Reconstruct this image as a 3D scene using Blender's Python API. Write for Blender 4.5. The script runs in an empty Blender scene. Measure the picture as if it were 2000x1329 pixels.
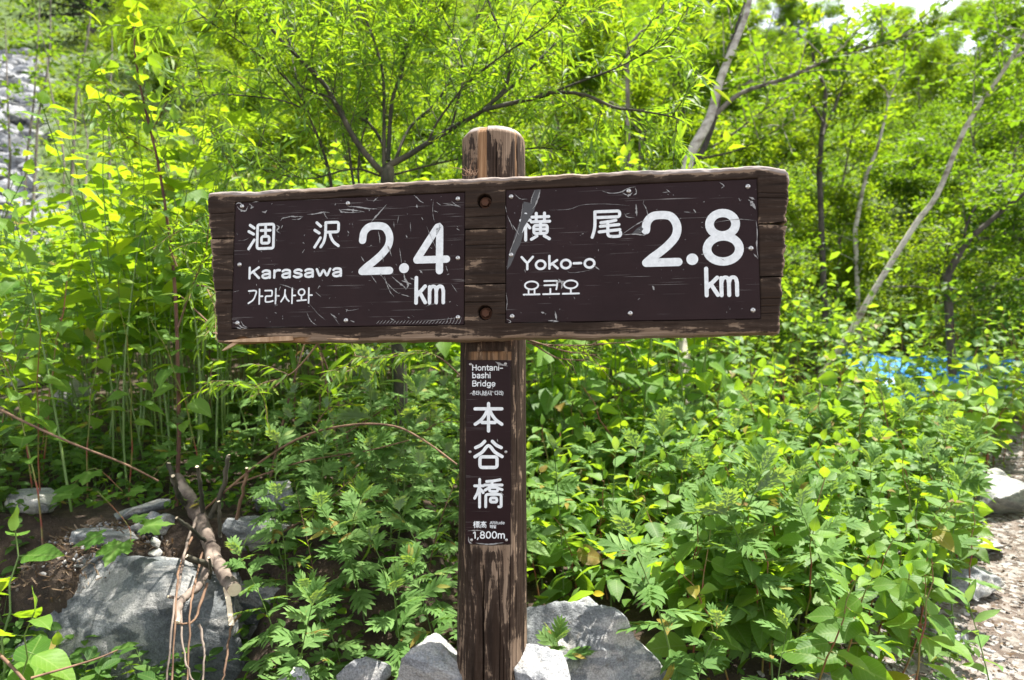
import bpy, math, random
import numpy as np
from mathutils import Vector, Matrix, noise as mnoise

rng = np.random.default_rng(7)
random.seed(7)
R = math.radians
sc = bpy.context.scene

# ------------------------------------------------------------------ camera, sky, sun, exposure
F = 2000 * 24 / 36.0            # focal length in photograph pixels
EYE = 1.2
PITCH = R(4.6)
cam_d = bpy.data.cameras.new('camera')
cam = bpy.data.objects.new('camera', cam_d)
sc.collection.objects.link(cam)
cam.location = (0, 0, EYE)
cam.rotation_euler = (R(90) + PITCH, 0, 0)
cam_d.lens = 24
cam_d.sensor_width = 36
cam_d.clip_start = 0.05
cam_d.clip_end = 600
cam_d.dof.use_dof = True
cam_d.dof.focus_distance = 1.53
cam_d.dof.aperture_fstop = 4.0
sc.camera = cam

SUN_EL, SUN_AZ = R(71), R(66)     # azimuth measured from +Y (away from the camera) towards +X
world = bpy.data.worlds.new('World')
sc.world = world
world.use_nodes = True
wn, wl = world.node_tree.nodes, world.node_tree.links
wn.clear()
sky = wn.new('ShaderNodeTexSky')
sky.sky_type = 'NISHITA'
sky.sun_disc = False
sky.sun_elevation = SUN_EL
sky.sun_rotation = SUN_AZ
sky.altitude = 1800
sky.dust_density = 2.5
bw = wn.new('ShaderNodeRGBToBW')
hz = wn.new('ShaderNodeMixRGB')      # thin bright cloud over the blue
hz.inputs[0].default_value = 0.72
scl = wn.new('ShaderNodeVectorMath'); scl.operation = 'SCALE'; scl.inputs['Scale'].default_value = 1.7
bg = wn.new('ShaderNodeBackground')
bg.inputs['Strength'].default_value = 0.14
wo = wn.new('ShaderNodeOutputWorld')
wl.new(sky.outputs[0], bw.inputs[0])
wl.new(bw.outputs[0], scl.inputs[0])
wl.new(sky.outputs[0], hz.inputs[1])
wl.new(scl.outputs[0], hz.inputs[2])
wl.new(hz.outputs[0], bg.inputs['Color'])
wl.new(bg.outputs[0], wo.inputs[0])

sun_d = bpy.data.lights.new('sun', 'SUN')
sun_d.energy = 5.0
sun_d.angle = R(0.6)
sun_d.color = (1.0, 0.955, 0.87)
sun = bpy.data.objects.new('sun', sun_d)
sc.collection.objects.link(sun)
sdir = Vector((math.sin(SUN_AZ) * math.cos(SUN_EL), math.cos(SUN_AZ) * math.cos(SUN_EL), math.sin(SUN_EL)))
sun.rotation_euler = sdir.to_track_quat('Z', 'Y').to_euler()
sun.location = sdir * 30

sc.view_settings.view_transform = 'Standard'
sc.view_settings.look = 'None'
sc.view_settings.exposure = 1.58
sc.view_settings.gamma = 1
sc.view_settings.use_curve_mapping = False
sc.render.engine = 'CYCLES'
sc.cycles.max_bounces = 7
sc.cycles.diffuse_bounces = 4
sc.cycles.glossy_bounces = 2
sc.cycles.transmission_bounces = 5
sc.cycles.use_denoising = True

# ------------------------------------------------------------------ picture geometry -> places
CP, SP = math.cos(PITCH), math.sin(PITCH)
def ray(px, py):
    cx = (px - 1000) / F; cy = (664.5 - py) / F
    return np.array([cx, CP - cy * SP, SP + cy * CP])
def P(px, py, Y):
    d = ray(px, py)
    return np.array([0, 0, EYE]) + d * (Y / d[1])
def proj(p):
    x, y, z = p[0], p[1], p[2] - EYE
    dz = y * CP + z * SP
    return 1000 + F * x / dz, 664.5 - F * (z * CP - y * SP) / dz

def sm(a, b, x):
    t = np.clip((x - a) / (b - a), 0, 1)
    return t * t * (3 - 2 * t)

# cheap vectorised value noise
_perm = rng.random((64, 64))
def vn(x, y):
    x = np.asarray(x, float); y = np.asarray(y, float)
    xi = np.floor(x).astype(int); yi = np.floor(y).astype(int)
    fx = x - xi; fy = y - yi
    fx = fx * fx * (3 - 2 * fx); fy = fy * fy * (3 - 2 * fy)
    g = lambda a, b: _perm[a % 64, b % 64]
    return (g(xi, yi) * (1 - fx) + g(xi + 1, yi) * fx) * (1 - fy) + (g(xi, yi + 1) * (1 - fx) + g(xi + 1, yi + 1) * fx) * fy - 0.5
def fbm(x, y, o=4):
    s = 0; a = 1
    for i in range(o):
        s = s + a * vn(x * 2 ** i + 17 * i, y * 2 ** i + 31 * i); a *= 0.5
    return s

PATH = np.array([(1.1, 0.3), (1.25, 1.2), (1.45, 1.9), (1.72, 2.3), (2.32, 3.1), (2.80, 3.75), (3.5, 4.5), (4.6, 5.3)])
def path_dist(x, y):
    x = np.asarray(x, float); y = np.asarray(y, float)
    best = np.full(np.broadcast(x, y).shape, 1e9)
    for a, b in zip(PATH[:-1], PATH[1:]):
        ab = b - a
        t = np.clip(((x - a[0]) * ab[0] + (y - a[1]) * ab[1]) / (ab @ ab), 0, 1)
        best = np.minimum(best, np.hypot(x - a[0] - t * ab[0], y - a[1] - t * ab[1]))
    return best

def H(x, y):
    x = np.asarray(x, float); y = np.asarray(y, float)
    z = 0.2 + 0.2 * np.clip(y - 1.6, 0, None) - 0.02 * np.clip(-y, 0, 10)
    bk = sm(2.2, 2.5, y) * sm(-0.7, -0.9, x) + sm(1.75, 2.5, y) * (1 - sm(-0.7, -0.9, x))
    z = z + 0.38 * sm(0.05, -0.45, x) * bk
    az = x / np.maximum(y, 1)
    ex = 0.47 - 0.12 * sm(0.15, 0.55, az) + 0.13 * sm(-0.3, -0.7, az)
    z = z + ex * np.clip(y - 9, 0, None) * sm(9, 14, y)
    pd = path_dist(x, y)
    z = z - 0.05 * sm(0.5, 0.2, pd) * (y < 6)
    near = sm(0.0, 0.6, np.abs(pd)) * 0.6 + 0.4
    z = z + near * 0.10 * fbm(x * 1.3 + 5, y * 1.3, 4) + sm(8, 20, y) * 1.6 * fbm(x * 0.09, y * 0.09 + 3, 3)
    return z
def ground(px, py):
    d = ray(px, py); t = 0.8
    while t < 90:
        p = np.array([0, 0, EYE]) + d * t
        if p[2] < H(p[0], p[1]): return p
        t *= 1.01
    return p

# ------------------------------------------------------------------ object helpers
def link(o): sc.collection.objects.link(o); return o
def tag(o, label=None, cat=None, group=None, kind=None):
    if label: o['label'] = label
    if cat: o['category'] = cat
    if group: o['group'] = group
    if kind: o['kind'] = kind
    return o
def empty(name, loc=(0, 0, 0)):
    o = bpy.data.objects.new(name, None); o.location = loc
    o.empty_display_size = 0.1
    return link(o)
def mesh_np(name, v, loops, counts, uv=None, smooth=True):
    me = bpy.data.meshes.new(name)
    v = np.ascontiguousarray(v, dtype=np.float32)
    loops = np.ascontiguousarray(loops, dtype=np.int32); counts = np.ascontiguousarray(counts, dtype=np.int32)
    me.vertices.add(len(v)); me.vertices.foreach_set('co', v.ravel())
    me.loops.add(len(loops)); me.loops.foreach_set('vertex_index', loops)
    me.polygons.add(len(counts))
    st = np.zeros(len(counts), np.int32); st[1:] = np.cumsum(counts)[:-1]
    me.polygons.foreach_set('loop_start', st)
    me.polygons.foreach_set('loop_total', counts)
    me.polygons.foreach_set('use_smooth', np.full(len(counts), smooth))
    if uv is not None:
        l = me.uv_layers.new(name='UVMap')
        l.data.foreach_set('uv', np.ascontiguousarray(uv[loops], dtype=np.float32).ravel())
    me.update(calc_edges=True)
    return me
def obj(name, me, mat=None, parent=None, loc=None):
    if mat is not None and len(me.materials) == 0: me.materials.append(mat)
    o = bpy.data.objects.new(name, me)
    if parent is not None: o.parent = parent
    if loc is not None: o.location = loc
    return link(o)

class Geo:
    """template geometry: verts, loops, counts, uv"""
    def __init__(s, v, faces, uv=None):
        s.v = np.array(v, float); s.loops = np.array([i for f in faces for i in f], int)
        s.counts = np.array([len(f) for f in faces], int)
        s.uv = np.array(uv, float) if uv is not None else np.zeros((len(v), 2))
    def mesh(s, name, smooth=True): return mesh_np(name, s.v, s.loops, s.counts, s.uv, smooth)
def merge(geos):
    v = []; l = []; c = []; u = []; off = 0
    for g in geos:
        v.append(g.v); l.append(g.loops + off); c.append(g.counts); u.append(g.uv); off += len(g.v)
    r = Geo([[0, 0, 0]], [[0]]); r.v = np.concatenate(v); r.loops = np.concatenate(l); r.counts = np.concatenate(c); r.uv = np.concatenate(u)
    return r
def bake(templates, mats, pick=None):
    """repeat templates at N 4x4 matrices, in one Geo"""
    mats = np.asarray(mats); N = len(mats)
    if pick is None: pick = rng.integers(0, len(templates), N)
    out = []
    for k, t in enumerate(templates):
        M = mats[pick == k]
        if len(M) == 0: continue
        v = np.einsum('nij,kj->nki', M[:, :3, :3], t.v) + M[:, None, :3, 3]
        n, kv = len(M), len(t.v)
        g = Geo([[0, 0, 0]], [[0]])
        g.v = v.reshape(-1, 3)
        g.loops = (t.loops[None, :] + (np.arange(n) * kv)[:, None]).ravel()
        g.counts = np.tile(t.counts, n); g.uv = np.tile(t.uv, (n, 1))
        out.append(g)
    return merge(out)
def nrm(a): return a / (np.linalg.norm(a, axis=-1, keepdims=True) + 1e-9)
def frames(pos, d, up, scale):
    """leaf matrices: leaf runs along d, its face turns to up"""
    pos = np.atleast_2d(pos); d = nrm(np.atleast_2d(d)); up = np.atleast_2d(up)
    x = nrm(np.cross(d, up)); z = np.cross(x, d)
    s = np.broadcast_to(np.asarray(scale, float), (len(pos),))[:, None]
    M = np.zeros((len(pos), 4, 4)); M[:, :3, 0] = x * s; M[:, :3, 1] = d * s; M[:, :3, 2] = z * s
    M[:, :3, 3] = pos; M[:, 3, 3] = 1
    return M
def tubes(lines, n=6, cap=True):
    """lines: list of (points, radii) -> one Geo"""
    gs = []
    for pts, rad in lines:
        pts = np.asarray(pts, float); rad = np.broadcast_to(np.asarray(rad, float), (len(pts),))
        tan = nrm(np.gradient(pts, axis=0))
        ref = np.array([0.31, 0.17, 0.93]) if abs(tan[0][2]) < 0.9 else np.array([1.0, 0.1, 0])
        vs = []
        for i in range(len(pts)):
            a = nrm(np.cross(tan[i], ref)); b = np.cross(tan[i], a)
            ref = nrm(np.cross(a, tan[i]))*1.0
            th = np.linspace(0, 2 * math.pi, n, endpoint=False)
            vs.append(pts[i] + rad[i] * (np.cos(th)[:, None] * a + np.sin(th)[:, None] * b))
        m = len(pts)
        i, j = np.meshgrid(np.arange(m - 1), np.arange(n), indexing='ij')
        j2 = (j + 1) % n
        q = np.stack([i * n + j, i * n + j2, (i + 1) * n + j2, (i + 1) * n + j], -1).reshape(-1, 4)
        g = Geo([[0, 0, 0]], [[0]])
        g.v = np.concatenate(vs); g.loops = q.ravel(); g.counts = np.full(len(q), 4)
        if cap:
            g.loops = np.concatenate([g.loops, np.arange(n), (m - 1) * n + np.arange(n)[::-1]]); g.counts = np.append(g.counts, [n, n])
        g.uv = np.stack([np.tile(np.arange(n) / n, m), np.repeat(np.linspace(0, 1, m), n)], -1)
        gs.append(g)
    return merge(gs)
def smooth_line(pts, k=4):
    """Catmull-Rom through the points"""
    p = np.asarray(pts, float); p = np.vstack([2 * p[0] - p[1], p, 2 * p[-1] - p[-2]]); out = []
    for i in range(1, len(p) - 2):
        for t in np.linspace(0, 1, k, endpoint=False):
            out.append(0.5 * (2 * p[i] + (p[i + 1] - p[i - 1]) * t + (2 * p[i - 1] - 5 * p[i] + 4 * p[i + 1] - p[i + 2]) * t * t + (3 * p[i] - p[i - 1] - 3 * p[i + 1] + p[i + 2]) * t ** 3))
    out.append(p[-2]); return np.array(out)

# ------------------------------------------------------------------ materials
def new_mat(name):
    m = bpy.data.materials.new(name); m.use_nodes = True
    nt = m.node_tree; nt.nodes.clear()
    out = nt.nodes.new('ShaderNodeOutputMaterial')
    return m, nt, nt.nodes, nt.links, out
def ramp(N, L, src, stops, interp='LINEAR'):
    r = N.new('ShaderNodeValToRGB'); r.color_ramp.interpolation = interp
    e = r.color_ramp.elements
    while len(e) < len(stops): e.new(0.5)
    for i, (p, c) in enumerate(stops):
        e[i].position = p; e[i].color = (*c, 1) if len(c) == 3 else c
    if src is not None: L.new(src, r.inputs[0])
    return r.outputs[0]
def math_n(N, L, op, a, b=None, clamp=False):
    n = N.new('ShaderNodeMath'); n.operation = op; n.use_clamp = clamp
    for i, s in enumerate((a, b)):
        if s is None: continue
        if isinstance(s, (int, float)): n.inputs[i].default_value = s
        else: L.new(s, n.inputs[i])
    return n.outputs[0]
def noise_n(N, L, vec, scale, detail=4, rough=0.55, dist=0.0, out='Fac'):
    n = N.new('ShaderNodeTexNoise'); n.inputs['Scale'].default_value = scale
    n.inputs['Detail'].default_value = detail; n.inputs['Roughness'].default_value = rough
    n.inputs['Distortion'].default_value = dist
    if vec is not None: L.new(vec, n.inputs['Vector'])
    return n.outputs[out]
def mapping(N, L, src, scale, rot=(0, 0, 0), loc=(0, 0, 0)):
    m = N.new('ShaderNodeMapping'); m.inputs['Scale'].default_value = scale
    m.inputs['Rotation'].default_value = rot; m.inputs['Location'].default_value = loc
    L.new(src, m.inputs['Vector']); return m.outputs[0]
def mix_c(N, L, fac, a, b, mode='MIX'):
    n = N.new('ShaderNodeMixRGB'); n.blend_type = mode
    for i, s in enumerate((fac, a, b)):
        if isinstance(s, (int, float)): n.inputs[i].default_value = s
        elif isinstance(s, tuple): n.inputs[i].default_value = (*s, 1)
        else: L.new(s, n.inputs[i])
    return n.outputs[0]

def leaf_mat(name, cols, trans, tw=0.42, rough=0.42, vein=0.0, veins=9, spec=0.28, under=None):
    rough = rough + 0.12
    m, nt, N, L, out = new_mat(name)
    oi = N.new('ShaderNodeObjectInfo'); ge = N.new('ShaderNodeNewGeometry')
    r = math_n(N, L, 'FRACT', math_n(N, L, 'ADD', oi.outputs['Random'], ge.outputs['Random Per Island']))
    k = len(cols)
    base = ramp(N, L, r, [(i / (k - 1) * .975, c) for i, c in enumerate(cols)] + ([(0.982, (0.30, 0.24, 0.04)), (1.0, (0.20, 0.11, 0.04))] if vein > .1 else []))
    tc = N.new('ShaderNodeTexCoord')
    tcol = ramp(N, L, r, [(0.0, tuple(c * 0.8 for c in trans)), (0.6, trans), (1.0, (min(1, trans[0] * 1.35), trans[1] * 1.1, trans[2]))])
    bumpsrc = None
    if vein > 0:
        uv = N.new('ShaderNodeSeparateXYZ'); L.new(tc.outputs['UV'], uv.inputs[0])
        ax = math_n(N, L, 'ABSOLUTE', math_n(N, L, 'SUBTRACT', uv.outputs[0], 0.5))
        ph = math_n(N, L, 'MULTIPLY', math_n(N, L, 'SUBTRACT', uv.outputs[1], math_n(N, L, 'MULTIPLY', ax, 0.55)), veins)
        tri = math_n(N, L, 'PINGPONG', ph, 0.5)
        side = ramp(N, L, tri, [(0.0, (1, 1, 1)), (0.11, (0, 0, 0))])
        mid = ramp(N, L, ax, [(0.0, (1, 1, 1)), (0.035, (0, 0, 0))])
        vf = math_n(N, L, 'MAXIMUM', math_n(N, L, 'MULTIPLY', side, 0.55), mid)
        base = mix_c(N, L, math_n(N, L, 'MULTIPLY', vf, vein), base, (0.30, 0.40, 0.12))
        tcol = mix_c(N, L, math_n(N, L, 'MULTIPLY', vf, vein * 0.8), tcol, (0.5, 0.6, 0.14))
        bumpsrc = tri
    blot = noise_n(N, L, tc.outputs['Object'], 40, 3)
    base = mix_c(N, L, 0.35, base, ramp(N, L, blot, [(0.3, (0.55, 0.55, 0.55)), (0.7, (1.25, 1.25, 1.1))]), 'MULTIPLY')
    if under:
        base = mix_c(N, L, ge.outputs['Backfacing'], base, under)
    p = N.new('ShaderNodeBsdfPrincipled'); L.new(base, p.inputs['Base Color'])
    p.inputs['Roughness'].default_value = rough; p.inputs['Specular IOR Level'].default_value = spec
    t = N.new('ShaderNodeBsdfTranslucent'); L.new(tcol, t.inputs['Color'])
    if bumpsrc is not None:
        b = N.new('ShaderNodeBump'); b.inputs['Strength'].default_value = 0.25; b.inputs['Distance'].default_value = 0.002
        L.new(bumpsrc, b.inputs['Height']); L.new(b.outputs[0], p.inputs['Normal'])
    mx = N.new('ShaderNodeMixShader'); mx.inputs[0].default_value = tw
    L.new(p.outputs[0], mx.inputs[1]); L.new(t.outputs[0], mx.inputs[2]); L.new(mx.outputs[0], out.inputs[0])
    return m

MAT = {}
MAT['knot'] = leaf_mat('knotweed leaf', [(0.052, 0.135, 0.018), (0.095, 0.205, 0.028), (0.145, 0.27, 0.04)], (0.33, 0.54, 0.015), 0.46, 0.40, 0.45, 9, under=(0.12, 0.22, 0.07))
MAT['knot_y'] = leaf_mat('young knotweed leaf', [(0.055, 0.15, 0.016), (0.09, 0.21, 0.022), (0.13, 0.25, 0.025)], (0.34, 0.54, 0.012), 0.50, 0.42, 0.4, 9, under=(0.14, 0.23, 0.05))
MAT['mug'] = leaf_mat('mugwort leaf', [(0.065, 0.15, 0.03), (0.105, 0.215, 0.05), (0.165, 0.285, 0.085)], (0.27, 0.43, 0.03), 0.36, 0.6, 0.3, 5, under=(0.22, 0.30, 0.20))
MAT['willow'] = leaf_mat('willow leaf', [(0.055, 0.12, 0.012), (0.10, 0.175, 0.015), (0.15, 0.21, 0.02)], (0.31, 0.52, 0.012), 0.46, 0.42, 0.25, 3, under=(0.14, 0.24, 0.08))
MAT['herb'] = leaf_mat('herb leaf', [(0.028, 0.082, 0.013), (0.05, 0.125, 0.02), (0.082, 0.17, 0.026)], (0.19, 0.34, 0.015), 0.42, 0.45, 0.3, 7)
MAT['lobed'] = leaf_mat('lobed leaf', [(0.06, 0.15, 0.02), (0.09, 0.19, 0.025)], (0.22, 0.46, 0.02), 0.4, 0.5, 0.3, 7)
MAT['tree'] = leaf_mat('tree leaf', [(0.03, 0.07, 0.01), (0.06, 0.115, 0.015), (0.11, 0.165, 0.022)], (0.21, 0.38, 0.012), 0.46, 0.45)
MAT['tree_y'] = leaf_mat('bright tree leaf', [(0.05, 0.10, 0.012), (0.085, 0.14, 0.016), (0.13, 0.18, 0.022)], (0.29, 0.45, 0.012), 0.5, 0.45)
MAT['hill'] = leaf_mat('hill shrub leaf', [(0.05, 0.09, 0.02), (0.08, 0.12, 0.025), (0.12, 0.15, 0.035)], (0.20, 0.30, 0.025), 0.42, 0.5)
MAT['conifer'] = leaf_mat('fir needle', [(0.012, 0.035, 0.012), (0.02, 0.05, 0.016)], (0.03, 0.07, 0.015), 0.15, 0.5)
MAT['dead'] = leaf_mat('dead leaf', [(0.06, 0.034, 0.018), (0.12, 0.078, 0.045), (0.24, 0.185, 0.13)], (0.15, 0.08, 0.03), 0.2, 0.7)
MAT['yellow_leaf'] = leaf_mat('yellow leaf', [(0.55, 0.42, 0.02), (0.65, 0.50, 0.03)], (0.6, 0.45, 0.02), 0.4, 0.5)

def bark_mat(name, dark, light, scale=(30, 30, 6), thr=(0.4, 0.62), bump=0.4, rough=0.85):
    m, nt, N, L, out = new_mat(name)
    tc = N.new('ShaderNodeTexCoord')
    v = mapping(N, L, tc.outputs['Object'], scale)
    n1 = noise_n(N, L, v, 1.0, 6, 0.65)
    n2 = noise_n(N, L, tc.outputs['Object'], 9, 3)
    f = math_n(N, L, 'ADD', math_n(N, L, 'MULTIPLY', n1, 0.6), math_n(N, L, 'MULTIPLY', n2, 0.4))
    c = ramp(N, L, f, [(thr[0], dark), (thr[1], light)])
    p = N.new('ShaderNodeBsdfPrincipled'); L.new(c, p.inputs['Base Color']); p.inputs['Roughness'].default_value = rough
    b = N.new('ShaderNodeBump'); b.inputs['Strength'].default_value = bump; b.inputs['Distance'].default_value = 0.004
    L.new(n1, b.inputs['Height']); L.new(b.outputs[0], p.inputs['Normal']); L.new(p.outputs[0], out.inputs[0])
    return m
MAT['bark_birch'] = bark_mat('pale grey bark', (0.13, 0.10, 0.08), (0.50, 0.46, 0.40), (7, 7, 14), (0.38, 0.55))
MAT['bark_dark'] = bark_mat('dark bark', (0.025, 0.02, 0.016), (0.09, 0.075, 0.06))
MAT['bark_grey'] = bark_mat('grey brown bark', (0.06, 0.05, 0.04), (0.22, 0.19, 0.155))
MAT['bark_willow'] = bark_mat('willow bark', (0.018, 0.02, 0.012), (0.085, 0.072, 0.048))
MAT['bark_red'] = bark_mat('reddish bark', (0.06, 0.025, 0.018), (0.17, 0.08, 0.05))
MAT['log'] = bark_mat('peeling log bark', (0.055, 0.036, 0.028), (0.27, 0.215, 0.175), (16, 16, 12), (0.38, 0.60))
MAT['stem_red'] = bark_mat('red green stem', (0.22, 0.05, 0.035), (0.16, 0.20, 0.04), (6, 6, 5), (0.44, 0.54), 0.1, 0.5)
MAT['stem_green'] = bark_mat('green stem', (0.07, 0.14, 0.025), (0.15, 0.22, 0.05), (6, 6, 5), (0.4, 0.6), 0.1, 0.5)
MAT['twig'] = bark_mat('tan twig', (0.075, 0.038, 0.022), (0.22, 0.13, 0.078), (20, 20, 20), (0.4, 0.6), 0.2)
MAT['cut_wood'] = bark_mat('fresh cut wood', (0.55, 0.42, 0.27), (0.78, 0.66, 0.48), (30, 30, 30), (0.35, 0.6), 0.15)

def rock_mat(name, a=(0.095, 0.105, 0.11), b=(0.31, 0.32, 0.33), white=0.5, tint=(0.17, 0.15, 0.12), sc_=1.0, dark=0.0):
    m, nt, N, L, out = new_mat(name)
    tc = N.new('ShaderNodeTexCoord'); oi = N.new('ShaderNodeObjectInfo')
    ad = N.new('ShaderNodeVectorMath'); ad.operation = 'ADD'
    L.new(tc.outputs['Object'], ad.inputs[0])
    cmb = N.new('ShaderNodeCombineXYZ')
    L.new(math_n(N, L, 'MULTIPLY', oi.outputs['Random'], 37.0), cmb.inputs[0]); L.new(math_n(N, L, 'MULTIPLY', oi.outputs['Random'], 11.0), cmb.inputs[1])
    L.new(cmb.outputs[0], ad.inputs[1])
    v = ad.outputs[0]
    n1 = noise_n(N, L, v, 9 * sc_, 8, 0.68, 0.8)
    v2 = mapping(N, L, v, (3 * sc_, 4 * sc_, 8 * sc_), (0.5, 0.9, 0.3))
    n2 = noise_n(N, L, v2, 1.3, 6, 0.6, 1.4)
    n3 = noise_n(N, L, v, 190 * sc_, 4, 0.75)
    n4 = noise_n(N, L, v, 30 * sc_, 5, 0.7)
    c = ramp(N, L, n1, [(0.32, a), (0.5, tuple((x + y) / 2 for x, y in zip(a, b))), (0.66, b)])
    c = mix_c(N, L, ramp(N, L, n2, [(0.50, (0, 0, 0)), (0.56, (white,) * 3)]), c, (0.44, 0.425, 0.40))
    c = mix_c(N, L, ramp(N, L, n2, [(0.34, (0.45, 0.45, 0.45)), (0.43, (0, 0, 0))]), c, tuple(0.55 * q for q in a))
    c = mix_c(N, L, ramp(N, L, n4, [(0.56, (0, 0, 0)), (0.68, (0.6, 0.6, 0.6))]), c, tint)
    c = mix_c(N, L, 0.75, c, ramp(N, L, n3, [(0.36, (0.5, 0.5, 0.52)), (0.62, (1.3, 1.3, 1.3))]), 'MULTIPLY')
    c = mix_c(N, L, 0.6, c, ramp(N, L, noise_n(N, L, v, 2.2 * sc_, 3), [(0.35, (0.65, 0.65, 0.65)), (0.62, (1.15, 1.15, 1.12))]), 'MULTIPLY')
    p = N.new('ShaderNodeBsdfPrincipled'); L.new(c, p.inputs['Base Color']); p.inputs['Roughness'].default_value = 0.78
    p.inputs['Specular IOR Level'].default_value = 0.35
    hb = math_n(N, L, 'ADD', math_n(N, L, 'MULTIPLY', n4, 0.8), math_n(N, L, 'ADD', math_n(N, L, 'MULTIPLY', n3, 0.22), n1))
    bm = N.new('ShaderNodeBump'); bm.inputs['Strength'].default_value = 0.95; bm.inputs['Distance'].default_value = 0.012 / sc_
    L.new(hb, bm.inputs['Height']); L.new(bm.outputs[0], p.inputs['Normal']); L.new(p.outputs[0], out.inputs[0])
    return m
MAT['rock'] = rock_mat('grey banded rock', white=0.85)
MAT['rock_dark'] = rock_mat('dark speckled rock', (0.05, 0.056, 0.06), (0.165, 0.178, 0.187), 0.5, (0.08, 0.078, 0.07))
MAT['rock_white'] = rock_mat('whitish rock', (0.19, 0.20, 0.215), (0.42, 0.42, 0.42), 0.75, (0.30, 0.25, 0.20))
MAT['scree'] = rock_mat('pale scree rock', (0.13, 0.14, 0.155), (0.36, 0.37, 0.40), 0.35, (0.16, 0.14, 0.12), 0.5)

def ground_mat():
    m, nt, N, L, out = new_mat('soil and litter')
    tc = N.new('ShaderNodeTexCoord'); at = N.new('ShaderNodeAttribute'); at.attribute_name = 'gravel'
    at2 = N.new('ShaderNodeAttribute'); at2.attribute_name = 'turf'
    at3 = N.new('ShaderNodeAttribute'); at3.attribute_name = 'scree'
    v = tc.outputs['Object']
    n = noise_n(N, L, v, 14, 8, 0.7); n2 = noise_n(N, L, v, 90, 5, 0.7); n3 = noise_n(N, L, v, 3, 4)
    soil = ramp(N, L, n, [(0.3, (0.018, 0.012, 0.008)), (0.5, (0.05, 0.032, 0.02)), (0.7, (0.12, 0.08, 0.05))])
    soil = mix_c(N, L, ramp(N, L, n2, [(0.6, (0, 0, 0)), (0.7, (0.7, 0.7, 0.7))]), soil, (0.25, 0.2, 0.15))
    vo = N.new('ShaderNodeTexVoronoi'); vo.inputs['Scale'].default_value = 42; L.new(v, vo.inputs['Vector'])
    vc = N.new('ShaderNodeSeparateColor'); L.new(vo.outputs['Color'], vc.inputs[0])
    grav = ramp(N, L, vc.outputs[0], [(0.0, (0.07, 0.05, 0.038)), (0.35, (0.17, 0.13, 0.105)), (0.6, (0.24, 0.21, 0.185)), (1, (0.34, 0.32, 0.30))])
    c = mix_c(N, L, at.outputs['Fac'], soil, grav)
    turf = ramp(N, L, noise_n(N, L, v, 0.9, 8, 0.75), [(0.3, (0.035, 0.065, 0.012)), (0.5, (0.065, 0.11, 0.016)), (0.7, (0.11, 0.16, 0.03))])
    c = mix_c(N, L, at2.outputs['Fac'], c, turf)
    sr = ramp(N, L, noise_n(N, L, v, 1.6, 9, 0.75), [(0.35, (0.10, 0.10, 0.105)), (0.5, (0.24, 0.245, 0.26)), (0.7, (0.38, 0.39, 0.41))])
    c = mix_c(N, L, at3.outputs['Fac'], c, sr)
    p = N.new('ShaderNodeBsdfPrincipled'); L.new(c, p.inputs['Base Color']); p.inputs['Roughness'].default_value = 0.95
    b = N.new('ShaderNodeBump'); b.inputs['Strength'].default_value = 0.8; b.inputs['Distance'].default_value = 0.02
    L.new(n2, b.inputs['Height']); L.new(b.outputs[0], p.inputs['Normal']); L.new(p.outputs[0], out.inputs[0])
    return m
MAT['ground'] = ground_mat()

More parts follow.
